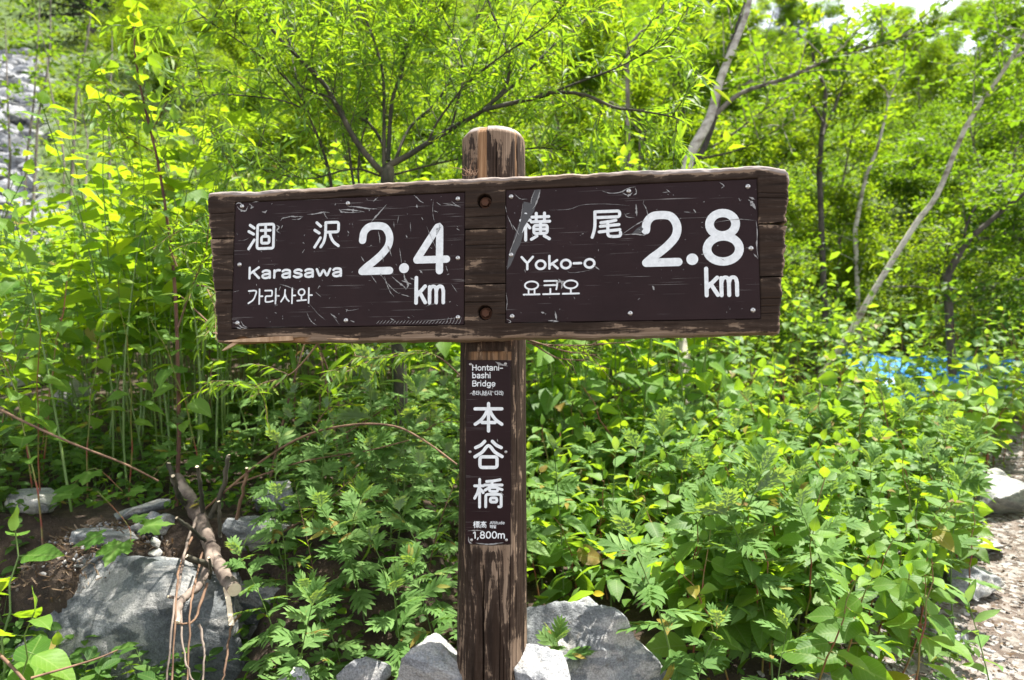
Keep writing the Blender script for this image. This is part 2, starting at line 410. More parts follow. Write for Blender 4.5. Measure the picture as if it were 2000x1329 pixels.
def wood_mat(name, axis, worn=0.0, stain=((0.0150, 0.0083, 0.0050), (0.038, 0.0218, 0.0134))):
    """weathered stained timber, grain along 'x' or 'z'"""
    m, nt, N, L, out = new_mat(name)
    tc = N.new('ShaderNodeTexCoord'); v = tc.outputs['Object']
    at = N.new('ShaderNodeAttribute'); at.attribute_name = 'wear_sun'
    ar = N.new('ShaderNodeAttribute'); ar.attribute_name = 'raw'
    ad = N.new('ShaderNodeAttribute'); ad.attribute_name = 'groove'
    g = (lambda a, b: (a, b, b)) if axis == 'x' else (lambda a, b: (b, b, a))
    fine = noise_n(N, L, mapping(N, L, v, g(5, 260)), 1, 5, 0.65)
    mid = noise_n(N, L, mapping(N, L, v, g(2.2, 70)), 1, 5, 0.6, 0.5)
    fleck = noise_n(N, L, mapping(N, L, v, g(11, 60)), 1, 8, 0.68, 0.6)
    patch = noise_n(N, L, mapping(N, L, v, g(4, 11)), 1, 4, 0.6)
    cross = noise_n(N, L, mapping(N, L, v, g(130, 14)), 1, 4, 0.6)
    c = ramp(N, L, mid, [(0.3, stain[0]), (0.7, stain[1])])
    c = mix_c(N, L, 0.55, c, ramp(N, L, fine, [(0.3, (0.55, 0.55, 0.55)), (0.7, (1.5, 1.45, 1.4))]), 'MULTIPLY')
    pale = ramp(N, L, fine, [(0.25, (0.085, 0.054, 0.034)), (0.5, (0.22, 0.15, 0.10)), (0.75, (0.38, 0.28, 0.195))])
    s = math_n(N, L, 'ADD', math_n(N, L, 'MULTIPLY', fleck, 0.75), math_n(N, L, 'MULTIPLY', patch, 0.35))
    s = math_n(N, L, 'ADD', s, math_n(N, L, 'MULTIPLY', cross, 0.10))
    s = math_n(N, L, 'ADD', s, math_n(N, L, 'MULTIPLY', at.outputs['Fac'], 0.30))
    s = math_n(N, L, 'ADD', s, worn)
    f = ramp(N, L, s, [(0.695, (0, 0, 0)), (0.725, (1, 1, 1))])
    soft = ramp(N, L, s, [(0.60, (0, 0, 0)), (0.80, (0.3, 0.3, 0.3))])
    c = mix_c(N, L, soft, c, (0.17, 0.125, 0.095))
    c = mix_c(N, L, math_n(N, L, 'MULTIPLY', f, 0.9), c, pale)
    raw = ramp(N, L, fine, [(0.25, (0.15, 0.075, 0.035)), (0.5, (0.30, 0.17, 0.085)), (0.75, (0.48, 0.30, 0.17))])
    c = mix_c(N, L, ramp(N, L, at.outputs['Fac'], [(0.70, (0, 0, 0)), (0.95, (0.8, 0.8, 0.8))]), c, ramp(N, L, fleck, [(0.3, (0.20, 0.17, 0.16)), (0.7, (0.46, 0.41, 0.39))]))  # highest mask values go pale grey: weathered wood plus sunlight painted on the crown
    c = mix_c(N, L, ar.outputs['Fac'], c, raw)
    c = mix_c(N, L, ad.outputs['Fac'], c, (0.006, 0.004, 0.003))
    p = N.new('ShaderNodeBsdfPrincipled'); L.new(c, p.inputs['Base Color']); p.inputs['Roughness'].default_value = 0.72
    p.inputs['Specular IOR Level'].default_value = 0.18
    h = math_n(N, L, 'ADD', math_n(N, L, 'MULTIPLY', fine, 0.6), math_n(N, L, 'SUBTRACT', mid, math_n(N, L, 'MULTIPLY', f, 0.35)))
    b = N.new('ShaderNodeBump'); b.inputs['Strength'].default_value = 0.55; b.inputs['Distance'].default_value = 0.002
    L.new(h, b.inputs['Height']); L.new(b.outputs[0], p.inputs['Normal']); L.new(p.outputs[0], out.inputs[0])
    return m
MAT['board'] = wood_mat('weathered dark board', 'x', 0.004)
MAT['post'] = wood_mat('weathered dark post', 'z', 0.030)
MAT['raw_wood'] = bark_mat('raw splintered wood', (0.28, 0.16, 0.08), (0.58, 0.40, 0.25), (60, 60, 8), (0.35, 0.62), 0.4)

def plain(name, col, rough=0.5, metal=0.0, spec=0.5, nz=None):
    m, nt, N, L, out = new_mat(name)
    p = N.new('ShaderNodeBsdfPrincipled'); p.inputs['Roughness'].default_value = rough
    p.inputs['Metallic'].default_value = metal; p.inputs['Specular IOR Level'].default_value = spec
    tc = N.new('ShaderNodeTexCoord')
    n = noise_n(N, L, tc.outputs['Object'], nz or 60, 5, 0.65)
    c = ramp(N, L, n, [(0.3, tuple(x * 0.82 for x in col)), (0.7, tuple(min(1, x * 1.1) for x in col))])
    L.new(c, p.inputs['Base Color'])
    L.new(ramp(N, L, n, [(0.3, (rough * 0.8,) * 3), (0.7, (min(1, rough * 1.2),) * 3)]), p.inputs['Roughness'])
    L.new(p.outputs[0], out.inputs[0]); return m
def plate_mat():
    m, nt, N, L, out = new_mat('brown sign film')
    tc = N.new('ShaderNodeTexCoord'); v = tc.outputs['Object']
    p = N.new('ShaderNodeBsdfPrincipled')
    hair = noise_n(N, L, mapping(N, L, v, (6, 6, 260), (0, 0.06, 0)), 1, 4, 0.7)
    cloud = noise_n(N, L, v, 9, 4, 0.6)
    # hairline scratches: thin bands of stretched noise, in three directions
    scr = None
    for i, (rot, off, lo) in enumerate((((0, 0.9, 0), 3.1, 0.695), ((0, -0.7, 0), 9.7, 0.70), ((0, 1.35, 0), 7.7, 0.705))):
        a = noise_n(N, L, mapping(N, L, v, (5, 5, 520), rot, (off, off, off)), 1, 2, 0.5)
        a = ramp(N, L, a, [(lo, (0, 0, 0)), (lo + 0.02, (1, 1, 1))])
        k = noise_n(N, L, mapping(N, L, v, (7, 7, 7), (0, 0, 0), (off, 0, off)), 1, 2, 0.5)
        a = math_n(N, L, 'MULTIPLY', a, ramp(N, L, k, [(0.5, (0, 0, 0)), (0.62, (1, 1, 1))]))
        scr = a if scr is None else math_n(N, L, 'MAXIMUM', scr, a)
    speck = ramp(N, L, noise_n(N, L, v, 170, 3, 0.6), [(0.735, (0, 0, 0)), (0.76, (0.6, 0.6, 0.6))])
    base = ramp(N, L, cloud, [(0.3, (0.0165, 0.0068, 0.0074)), (0.7, (0.024, 0.0105, 0.0112))])
    scuff = ramp(N, L, math_n(N, L, 'MULTIPLY', hair, ramp(N, L, cloud, [(0.45, (0.6, 0.6, 0.6)), (0.68, (1.1, 1.1, 1.1))])), [(0.56, (0, 0, 0)), (0.85, (0.10, 0.10, 0.10))])
    base = mix_c(N, L, scuff, base, (0.12, 0.10, 0.095))
    base = mix_c(N, L, math_n(N, L, 'MULTIPLY', scr, 0.55), base, (0.42, 0.40, 0.38))
    base = mix_c(N, L, speck, base, (0.5, 0.5, 0.5))
    L.new(base, p.inputs['Base Color'])
    L.new(ramp(N, L, hair, [(0.3, (0.34, 0.34, 0.34)), (0.7, (0.5, 0.5, 0.5))]), p.inputs['Roughness'])
    p.inputs['Specular IOR Level'].default_value = 0.12
    b = N.new('ShaderNodeBump'); b.inputs['Strength'].default_value = 0.12; b.inputs['Distance'].default_value = 0.001
    L.new(cloud, b.inputs['Height']); L.new(b.outputs[0], p.inputs['Normal'])
    L.new(p.outputs[0], out.inputs[0]); return m
MAT['plate'] = plate_mat()
MAT['white'] = plain('white print', (0.76, 0.78, 0.78), 0.45, nz=90)
MAT['steel'] = plain('steel screw', (0.55, 0.54, 0.52), 0.32, 0.9, nz=300)
MAT['rust'] = plain('rusty bolt', (0.085, 0.032, 0.014), 0.85, 0.1, nz=260)
MAT['scratch'] = plain('pale scratch', (0.30, 0.29, 0.28), 0.5, nz=400)
MAT['film'] = plain('peeled film', (0.040, 0.036, 0.036), 0.35, nz=160)
MAT['tarp'] = plain('blue tarpaulin', (0.015, 0.22, 0.62), 0.4, nz=8)
MAT['debris'] = plain('bleached dead wood', (0.24, 0.21, 0.18), 0.8, nz=30)

# ------------------------------------------------------------------ the ground
def build_ground():
    xs = np.concatenate([np.linspace(-110, -12, 50), np.linspace(-11.6, -3.1, 45), np.linspace(-3, 5, 190), np.linspace(5.1, 14, 45), np.linspace(14.5, 110, 50)])
    ys = np.concatenate([np.linspace(-30, -2, 12), np.linspace(-1.5, 0.9, 12), np.linspace(1, 7, 150), np.linspace(7.15, 14, 40), np.linspace(14.5, 120, 90)])
    X, Y = np.meshgrid(xs, ys, indexing='ij')
    Z = H(X, Y)
    v = np.stack([X, Y, Z], -1).reshape(-1, 3)
    nx, ny = len(xs), len(ys)
    i, j = np.meshgrid(np.arange(nx - 1), np.arange(ny - 1), indexing='ij')
    q = np.stack([i * ny + j, (i + 1) * ny + j, (i + 1) * ny + j + 1, i * ny + j + 1], -1).reshape(-1, 4)
    me = mesh_np('ground', v, q.ravel(), np.full(len(q), 4))
    pd = path_dist(X, Y)
    w = sm(0.62, 0.32, pd + 0.25 * fbm(X * 3, Y * 3, 3)) * (Y < 7)
    t = sm(7.5, 9.5, Y)
    az = X / np.maximum(Y, 1)
    scr = sm(-0.70, -0.735, az + 0.10 * fbm(X * 0.25, Y * 0.25, 4)) * sm(8.6, 9.6, Y) * sm(24, 21.5, Y)
    for nm, a in (('gravel', w), ('turf', t), ('scree', scr)):
        at = me.attributes.new(nm, 'FLOAT', 'POINT'); at.data.foreach_set('value', np.ascontiguousarray(a.reshape(-1), np.float32))
    o = obj('ground', me, MAT['ground']); tag(o, kind='structure')
build_ground()

# ------------------------------------------------------------------ rocks
def icosphere(sub):
    import bmesh
    bm = bmesh.new(); bmesh.ops.create_icosphere(bm, subdivisions=sub, radius=1)
    v = np.array([x.co[:] for x in bm.verts]); f = [[q.index for q in p.verts] for p in bm.faces]
    bm.free(); return v, f
ICO = {k: icosphere(k) for k in (1, 2, 3, 4, 5, 6)}
def rock_geo(seed, size, sub=5, cuts=14, rough=0.05, sharp=0.55, ridge=0.0):
    r = np.random.default_rng(seed)
    v, f = ICO[sub]; v = v.copy()
    v = np.sign(v) * np.abs(v) ** 0.8; v *= 1.12
    def nz(p, k, s):
        return fbm(p[:, 0] * k + seed * 1.7 + p[:, 2] * k * 0.7, p[:, 1] * k + seed * 0.3 - p[:, 2] * k * 0.8, s)
    wob = 0.035 * nz(v, 1.5, 3)
    for _ in range(cuts):
        n = nrm(r.normal(size=3)); d = r.uniform(sharp, 0.86)
        s = v @ n + wob * r.uniform(.3, 1.5); ex = np.clip(s - d, 0, None); v = v - ex[:, None] * n * 0.98
    n = nrm(v)
    a = nz(v, 2.3, 4); tq = np.round(a * 7) / 7           # broken steps
    v = v + n * (rough * 0.9 * a + rough * 1.1 * tq + rough * 0.45 * nz(v, 8, 4) + rough * 0.16 * nz(v, 26, 3))[:, None]
    if ridge: v = v - n * (ridge * np.exp(-(np.abs(nz(v, 1.6, 3)) / 0.015)))[:, None]
    g = Geo(v * np.array(size), f); return g
def rock(name, seed, px, py, Y, w, h, d, label, mat='rock', sub=5, rot=0, group=None, tilt=(0, 0), cuts=16, rough=0.06, sharp=0.50, ridge=0.02):
    """px,py: centre in the photograph at distance Y; w,h pixel size; d depth in metres"""
    if Y is None: Y = float(ground(px, py + h * 0.32)[1])
    s = Y / F
    g = rock_geo(seed, (w * s / 2 * 1.12, d / 2, h * s / 2 * 1.12), sub, cuts, rough, sharp, ridge)
    me = g.mesh(name)
    me.polygons.foreach_set('use_smooth', np.ones(len(me.polygons), bool))
    o = obj(name, me, MAT[mat])
    p = P(px, py, Y); o.location = p; o.rotation_euler = (tilt[0], tilt[1], rot)
    tag(o, label, 'rock', group); return o
rock('boulder', 10, 258, 1315, 2.28, 480, 335, 0.52, 'big dark grey boulder with pale bands under the sawn log, bottom left', 'rock_dark', 6, 0.1, sharp=0.74, cuts=9, rough=0.07, ridge=0.03)
rock('boulder', 11, 535, 1190, 2.35, 240, 120, 0.35, 'dark flat boulder in the shade right of the sawn log end', 'rock_dark', 5, 0.2)
rock('boulder', 24, 1152, 1308, 1.92, 258, 205, 0.34, 'large grey and white banded boulder just right of the signpost', 'rock', 6, 0.1, sharp=0.62, cuts=14, rough=0.08, ridge=0.03)
rock('rock', 8, 1062, 1338, 1.60, 120, 160, 0.16, 'whitish angular rock leaning against the right foot of the signpost', 'rock_white', 5, 0.5, tilt=(0, 0.55))
rock('rock', 9, 852, 1303, 1.66, 128, 118, 0.18, 'whitish rounded rock touching the left foot of the signpost', 'rock_white', 5, 0.2)
rock('rock', 21, 712, 1318, 1.80, 88, 76, 0.12, 'small grey rock second left of the signpost foot', 'rock_white', 4, 0.8)
rock('rock', 14, 575, 1330, 1.78, 60, 44, 0.09, 'small pale rock at the bottom edge left of the signpost', 'rock_white', 4, 1.2)
rock('rock', 16, 232, 1052, None, 150, 62, 0.2, 'pale grey flat rock on top of the soil heap beside the lobed leaves', 'rock', 5, 0.0, sharp=0.5)
rock('rock', 17, 305, 1032, None, 66, 44, 0.12, 'grey rock wedged between soil heap and fallen log', 'rock', 4, 0.3)
rock('rock', 18, 262, 1002, None, 130, 34, 0.15, 'long thin grey rock at the top of the soil heap', 'rock', 4, -0.3, tilt=(0, -0.3))
rock('rock', 19, 500, 1035, None, 102, 70, 0.2, 'squarish grey rock right of the fallen log', 'rock', 5, 0.2, sharp=0.5)
rock('rock', 20, 540, 975, None, 100, 66, 0.25, 'grey rock half hidden in the herbs behind the squarish rock', 'rock', 5, 0.2)
rock('rock', 22, 300, 1008, 2.46, 34, 20, 0.06, 'small whitish rock on the soil heap under the cut stubs', 'rock_white', 3, 0.2)
PEB = [(165, 1100, 34, 34, 'largest grey stone at the left end of the soil heap'), (185, 1098, 20, 20, 'round stone touching the largest stone on the soil heap'), (262, 1102, 22, 22, 'square stone in the middle of the soil heap below the lobed leaf'), (303, 1060, 20, 18, 'small stone high on the soil heap near the log'),
 (312, 1134, 18, 28, 'upright pointed stone at the lower right of the soil heap'), (213, 1132, 18, 14, 'white stone at the lower edge of the soil heap'), (150, 1106, 24, 12, 'flat pale stone at the far left of the soil heap'), (305, 1080, 26, 18, 'dark stone between the heap and the hanging roots'),
 (196, 1086, 16, 12, 'tiny stone under the left lobed leaf'), (330, 1096, 16, 12, 'tiny stone beside the hanging roots'), (243, 1125, 12, 12, 'tiny chip in the middle of the heap above the boulder top'), (275, 1120, 10, 10, 'smallest chip right of the heap middle'), (108, 1104, 20, 16, 'stone lying apart left of the soil heap')]
for i, (a, b, w, h, lb) in enumerate(PEB):
    rock('pebble', 40 + i, a, b, 2.26, w, h, 0.04, lb, 'rock', 3, i * 0.7, 'stones on the soil heap')
rock('rock', 31, 138, 775, None, 100, 60, 0.35, 'pale pointed rock among the knotweed stems on the left bank', 'rock_white', 4, 0.4)
rock('rock', 32, 22, 716, None, 70, 40, 0.3, 'pale rock at the left edge behind the knotweed stems', 'rock_white', 4, 0.4)
rock('rock', 33, 55, 740, None, 60, 44, 0.3, 'grey rock behind the stems near the left edge', 'rock', 4, 0.9)
rock('rock', 36, 75, 985, None, 80, 60, 0.25, 'grey rock in the leaves at the left edge above the boulder', 'rock', 4, 0.9)
rock('rock', 34, 680, 725, None, 110, 40, 0.3, 'pale rock in the shade behind the left half of the signboard', 'rock_white', 4, 0.9)
rock('rock', 35, 600, 700, None, 70, 40, 0.3, 'small pale rock in the shade under the signboard', 'rock', 4, 0.1)
rock('rock', 23, 1948, 975, None, 118, 78, 0.34, 'large flat pale slab beside the far end of the path', 'rock_white', 5, 0.25, tilt=(0.1, 0.35), sharp=0.42, rough=0.03)
rock('rock', 26, 1930, 936, None, 60, 40, 0.2, 'small grey rock behind the large flat slab', 'rock', 4, 0.5)
rock('rock', 24, 1898, 1137, None, 118, 74, 0.24, 'pale block on the path below the flat slab', 'rock_white', 5, 0.2, sharp=0.5)
rock('rock', 25, 1895, 1066, None, 150, 30, 0.25, 'flat grey stone set in the path between the two pale blocks', 'rock_white', 4, 0.3, sharp=0.4)
rock('rock', 27, 1855, 1245, None, 70, 22, 0.10, 'flat stone in the gravel at the lower right', 'rock_white', 4, 0.3)
rock('rock', 28, 1655, 1190, None, 60, 30, 0.12, 'grey stone under the leaves left of the path', 'rock', 4, 0.3)
rock('rock', 29, 1240, 760, None, 90, 36, 0.3, 'pale rock seen between leaves right of the post', 'rock_white', 4, 0.3)
rock('rock', 30, 1620, 1318, None, 110, 26, 0.10, 'pale flat stone under the leaves at the bottom edge', 'rock_white', 4, 0.3)

# gravel and wood chips on the path, soil debris on the heap
def scatter_gravel():
    T = [Geo(*(lambda vf: (vf[0] * np.array([1, 0.75, 0.35]) * (1 + 0.25 * rng.normal(size=(len(vf[0]), 1))), vf[1]))(ICO[1])) for _ in range(6)]
    pos = []
    while len(pos) < 14000:
        x = rng.uniform(0.6, 4.2); y = rng.uniform(0.9, 5.2)
        if path_dist(x, y) < 0.5 + 0.3 * rng.random(): pos.append((x, y, float(H(x, y))))
    pos = np.array(pos); n = len(pos)
    d = rng.normal(size=(n, 3)) * [1, 1, 0.2]; up = rng.normal(size=(n, 3)) * 0.35 + [0, 0, 1]
    s = 0.003 + 0.016 * rng.random(n) ** 4
    g = bake(T, frames(pos, d, up, s)); o = obj('gravel', g.mesh('gravel', False), MAT['gravel_m']); tag(o, 'grey and tan gravel chips strewn over the path', 'gravel', kind='stuff')
    # flat bark chips
    q = Geo([[-.4, 0, 0], [.4, 0, 0.05], [.3, 2, 0.1], [-.35, 1.8, 0]], [[0, 1, 2, 3]])
    n = 9000; k = rng.integers(0, len(pos), n); pp = pos[k] + rng.normal(size=(n, 3)) * [0.03, 0.03, 0.0] + [0, 0, 0.006]
    g = bake([q], frames(pp, rng.normal(size=(n, 3)) * [1, 1, 0.25], rng.normal(size=(n, 3)) * 0.3 + [0, 0, 1], 0.003 + 0.008 * rng.random(n) ** 2))
    o = obj('wood_chips', g.mesh('wood_chips', False), MAT['dead']); tag(o, 'brown bark chips and dry leaf bits on the path', 'litter', kind='stuff')
def gravel_material():
    m, nt, N, L, out = new_mat('gravel'); ge = N.new('ShaderNodeNewGeometry')
    c = ramp(N, L, ge.outputs['Random Per Island'], [(0, (0.08, 0.065, 0.055)), (0.3, (0.19, 0.16, 0.14)), (0.6, (0.26, 0.25, 0.245)), (1, (0.40, 0.39, 0.38))])
    p = N.new('ShaderNodeBsdfPrincipled'); L.new(c, p.inputs['Base Color']); p.inputs['Roughness'].default_value = 0.85; L.new(p.outputs[0], out.inputs[0]); return m
MAT['gravel_m'] = gravel_material()
scatter_gravel()
def soil_heap():
    a = P(150, 1120, 2.22); b = P(330, 1120, 2.22)
    # a mound of soil banked on the boulder
    v, f = ICO[4]; v = v.copy()
    v = v + nrm(v) * (0.22 * fbm(v[:, 0] * 3 + v[:, 2], v[:, 1] * 3 + 4, 5))[:, None]
    c = P(235, 1130, 2.5)
    o = obj('soil_heap', Geo(v * [0.30, 0.30, 0.19], f).mesh('soil_heap'), MAT['ground'], loc=c); tag(o, kind='structure')
    n = 2600; th = rng.uniform(0, 2 * math.pi, n); rr = np.sqrt(rng.random(n))
    x = c[0] + 0.30 * rr * np.cos(th); y = c[1] + 0.32 * rr * np.sin(th)
    z = c[2] + 0.19 * np.sqrt(np.clip(1 - rr ** 2, 0, 1)) + 0.012
    q = Geo([[-.22, 0, 0], [.22, 0, 0.05], [.15, 3, 0.1], [-.2, 2.8, 0]], [[0, 1, 2, 3]])
    g = bake([q], frames(np.stack([x, y, z], -1), rng.normal(size=(n, 3)) * [1, 1, 0.5], rng.normal(size=(n, 3)) * 0.5 + [0, -0.3, 1], 0.003 + 0.010 * rng.random(n)))
    o = obj('bark_litter', g.mesh('bark_litter', False), MAT['dead']); tag(o, 'reddish brown bark crumbs and needles on the soil heap', 'litter', kind='stuff')
    pos = np.stack([x, y, z], -1)[:500]
    T = [Geo(ICO[1][0] * [1, .8, .6] * (1 + 0.2 * rng.normal(size=(len(ICO[1][0]), 1))), ICO[1][1]) for _ in range(4)]
    g = bake(T, frames(pos, rng.normal(size=(500, 3)), rng.normal(size=(500, 3)), 0.003 + 0.009 * rng.random(500) ** 2))
    o = obj('grit', g.mesh('grit', False), MAT['gravel_m']); tag(o, 'grey grit mixed into the soil heap', 'gravel', kind='stuff')
soil_heap()

exec_order = 'sign'
# ------------------------------------------------------------------ the signpost
YAW = R(8.6)
BN = np.array([-math.sin(YAW), -math.cos(YAW), 0.0])       # board normal, towards the camera
BU = np.array([math.cos(YAW), -math.sin(YAW), 0.0])
B0 = P(946, 500, 1.50)                                      # origin on the front face
def board_uv(px, py):
    d = ray(px, py); o = np.array([0, 0, EYE])
    t = ((B0 - o) @ BN) / (d @ BN); p = o + d * t - B0
    return p @ BU, p[2]
sign = empty('signpost', (float(P(963, 600, 1.63)[0]), 1.63, 0.15))
tag(sign, 'dark weathered wooden trail signpost with a wide signboard and brown plates', 'signpost')
brd = empty('signboard'); brd.parent = sign
brd.location = Vector(B0.tolist()) - sign.location
brd.rotation_euler = (0, 0, -YAW)
# local frame of the signboard: x right, z up, -y towards the camera

TL, TR = board_uv(403, 376), board_uv(1543, 327)
BL, BR = board_uv(421, 668), board_uv(1524, 651)
JA = [board_uv(403, 467), board_uv(946, 447), board_uv(1543, 437)]
JB = [board_uv(403, 568), board_uv(946, 555), board_uv(1540, 540)]
LP = [board_uv(458, 397), board_uv(907, 375), board_uv(452, 641), board_uv(906, 634)]     # left plate TL TR BL BR
RP = [board_uv(987, 371), board_uv(1478, 350), board_uv(989, 631), board_uv(1487, 622)]
def rect_of(c): return ((c[0][0] + c[2][0]) / 2, (c[1][0] + c[3][0]) / 2, (c[2][1] + c[3][1]) / 2, (c[0][1] + c[1][1]) / 2)
LR = rect_of(LP); RR = rect_of(RP)
THICK = 0.062
bolts = [board_uv(946, 393), board_uv(947, 611)]
def plank(zlo, zhi, ulo, uhi, seed, topedge=False, botedge=False):
    """zlo/zhi: functions of u; heightfield front with carved pockets, bolt holes, grain and worn arrises"""
    us = np.concatenate([np.arange(ulo, -0.035, 0.0026), np.arange(-0.035, 0.035, 0.0008), np.arange(0.035, uhi + 0.001, 0.0026)])
    us = np.sort(np.concatenate([us, [x + e for r in (LR, RR) for x in r[:2] for e in (-0.0016, -0.0013)]]))
    nv = 90
    ts = np.linspace(0, 1, nv); ts = np.concatenate([[0, .004, .009, .015], np.linspace(0.02, 0.98, nv), [.985, .991, .996, 1]])
    U, T = np.meshgrid(us, ts, indexing='ij')
    lo = zlo(U); hi = zhi(U)
    V = lo + (hi - lo) * T
    # ragged ends and edges
    endn = 0.006 * fbm(V * 60 + seed, V * 0 + seed, 4)
    c = (U - (ulo + uhi) / 2) / ((uhi - ulo) / 2)
    eL_ = np.interp(V, [BL[1], TL[1]], [BL[0] + 0.002, TL[0]]); eR_ = np.interp(V, [BR[1], TR[1]], [BR[0], TR[0]])
    U2 = U + np.sign(c) * np.abs(c) ** 60 * endn + sm(-0.90, -1, c) * (eL_ - ulo) + sm(0.90, 1, c) * (eR_ - uhi)
    V2 = V.copy()
    if topedge: V2 += sm(0.6, 1, T) * (0.0045 * fbm(U * 22, U * 0 + seed, 5) - 0.003 * sm(0.2, 0.5, vn(U * 7 + 9, U * 0)))
    if botedge: V2 -= sm(0.4, 0, T) * (0.004 * fbm(U * 18 + 40, U * 0 + seed, 5))
    # depth below the front (positive = inwards)
    e_v = np.minimum(V - lo, hi - V); e_u = np.minimum(U - ulo, uhi - U)
    rt = 0.006 if topedge else 0.0015; rb = 0.005 if botedge else 0.0015
    dtop = hi - V; dbot = V - lo
    def rnd(e, r): x = np.clip(1 - e / r, 0, 1); return r * (1 - np.sqrt(np.clip(1 - x * x, 0, 1)))
    W = rnd(dtop, rt) + rnd(dbot, rb) + rnd(e_u, 0.007 + 0.004 * vn(V * 40, V * 0 + seed))
    W += 0.0006 * fbm(U * 6, V * 260 + seed * 5, 3) + 0.0012 * fbm(U * 5 + seed, V * 40, 3)
    if topedge: W += 0.004 * sm(0.014, 0.0, dtop) * (0.5 + fbm(U * 30, V * 90, 3)) 
    groove = np.zeros_like(W)
    # drying cracks along the grain
    rr = np.random.default_rng(seed)
    for _ in range(9):
        cu = rr.uniform(ulo, uhi); hw = rr.uniform(0.06, 0.22); cv = rr.uniform(0.12, 0.88)
        vv = (T - cv) * (hi - lo) - 0.0016 * fbm(U * 14 + cv * 50, U * 0, 3)
        k = np.exp(-(vv / 0.0008) ** 2) * sm(1, 0.7, np.abs(U - cu) / hw)
        W += 0.0028 * k; groove = np.maximum(groove, 0.75 * k)
    pocket = np.zeros_like(W, bool)
    for r in (LR, RR):
        ins = (U > r[0] - 0.0014) & (U < r[1] + 0.0014) & (V > r[2] - 0.0014) & (V < r[3] + 0.0014)
        pocket |= ins
    W = np.where(pocket, 0.0075, W)
    groove = np.where(pocket, 0.7, groove)
    for bu, bv in bolts:
        rad = np.hypot(U - bu, V - bv)
        hol = sm(0.0168, 0.0155, rad)
        W = W + hol * 0.022; groove = np.maximum(groove, hol * 0.8)
    wear_sun = 0.55 * sm(0.016, 0.0, dtop) * (1.0 if topedge else 0.5) + 0.42 * sm(0.012, 0.0, dbot) * (1 if botedge else 0.25) + 0.5 * sm(0.010, 0, e_u)
    if topedge: wear_sun = np.minimum(wear_sun + 0.85 * sm(0.022, 0.0, dtop) * (0.6 + vn(U * 9, U * 0 + 5)), 0.72) + 0.62 * sm(0.040, 0.0, dtop) * (0.55 + vn(U * 5, U * 0 + 3))
    if botedge: wear_sun += 0.40 * sm(0.035, 0.0, dbot) * (0.5 + vn(U * 6, U * 0 + 8))
    raw = np.zeros_like(W)
    if botedge:
        raw = sm(0.0, 0.004, 0.010 - dbot + 0.01 * vn(U * 40, V * 60)) * sm(-0.40, -0.43, U) * sm(-0.61, -0.60, U)
        W += raw * 0.006
    groove = np.maximum(groove, sm(0.0014, 0.0003, e_v) * (0 if False else 1) * np.where((topedge & (dtop < dbot)) | (botedge & (dbot < dtop)), 0, 0.8))
    front = np.stack([U2, W, V2], -1).reshape(-1, 3)
    nu, nt_ = len(us), len(ts)
    idx = np.arange(nu * nt_).reshape(nu, nt_)
    q = np.stack([idx[:-1, :-1], idx[1:, :-1], idx[1:, 1:], idx[:-1, 1:]], -1).reshape(-1, 4)
    # skirt to the back, in two steps
    rim = np.concatenate([idx[:, 0], idx[-1, 1:], idx[-2::-1, -1], idx[0, -2:0:-1]])
    off = len(front); n = len(rim)
    rp = front[rim].copy(); mid = rp.copy(); mid[:, 1] = 0.02; bk = rp.copy(); bk[:, 1] = THICK
    V_ = np.concatenate([front, mid, bk])
    s1 = np.stack([rim, off + np.arange(n), off + (np.arange(n) + 1) % n, np.roll(rim, -1)], -1)
    s2 = np.stack([off + np.arange(n), off + n + np.arange(n), off + n + (np.arange(n) + 1) % n, off + (np.arange(n) + 1) % n], -1)
    loops = np.concatenate([q.ravel(), s1.ravel(), s2.ravel(), (off + n + np.arange(n))])
    counts = np.concatenate([np.full(len(q) + 2 * n, 4), [n]])
    me = mesh_np('plank', V_, loops, counts)
    for nm, a in (('wear_sun', wear_sun), ('raw', raw), ('groove', groove)):
        full = np.zeros(len(V_), np.float32); full[:off] = a.reshape(-1)
        if nm != 'groove': full[off:] = np.tile(a.reshape(-1)[rim], 2)
        at = me.attributes.new(nm, 'FLOAT', 'POINT'); at.data.foreach_set('value', full)
    return obj('plank', me, MAT['board'], brd)
def lin(pts):
    xs = [p[0] for p in pts]; zs = [p[1] for p in pts]
    return lambda u: np.interp(u, xs, zs)
top = lin([TL, (0.0, board_uv(946, 346)[1]), (TR[0] - 0.06, board_uv(1470, 324)[1]), (TR[0] - 0.01, board_uv(1530, 330)[1]), (TR[0], board_uv(1543, 345)[1])])
bot = lin([BL, (0.0, board_uv(946, 664)[1]), BR])
ja, jb = lin(JA), lin(JB)
g_ = 0.0009
eL = [lambda: board_uv(403, 420)[0], lambda: board_uv(406, 520)[0], lambda: board_uv(416, 620)[0]]
eR = [lambda: board_uv(1543, 380)[0], lambda: board_uv(1538, 490)[0], lambda: board_uv(1530, 600)[0]]
gapR = lambda u: 0.004 * sm(0.60, 0.66, u)
plank(lambda u: ja(u) + g_ + gapR(u), top, eL[0](), eR[0](), 1, topedge=True)
plank(lambda u: jb(u) + g_, lambda u: ja(u) - g_ - gapR(u), eL[1](), eR[1](), 2)
plank(bot, lambda u: jb(u) - g_, eL[2](), eR[2](), 3, botedge=True)
# inner core closing the joints
def box_geo(x0, x1, y0, y1, z0, z1):
    v = [(x, y, z) for x in (x0, x1) for y in (y0, y1) for z in (z0, z1)]
    return Geo(v, [[0, 1, 3, 2], [4, 6, 7, 5], [0, 4, 5, 1], [2, 3, 7, 6], [0, 2, 6, 4], [1, 5, 7, 3]])
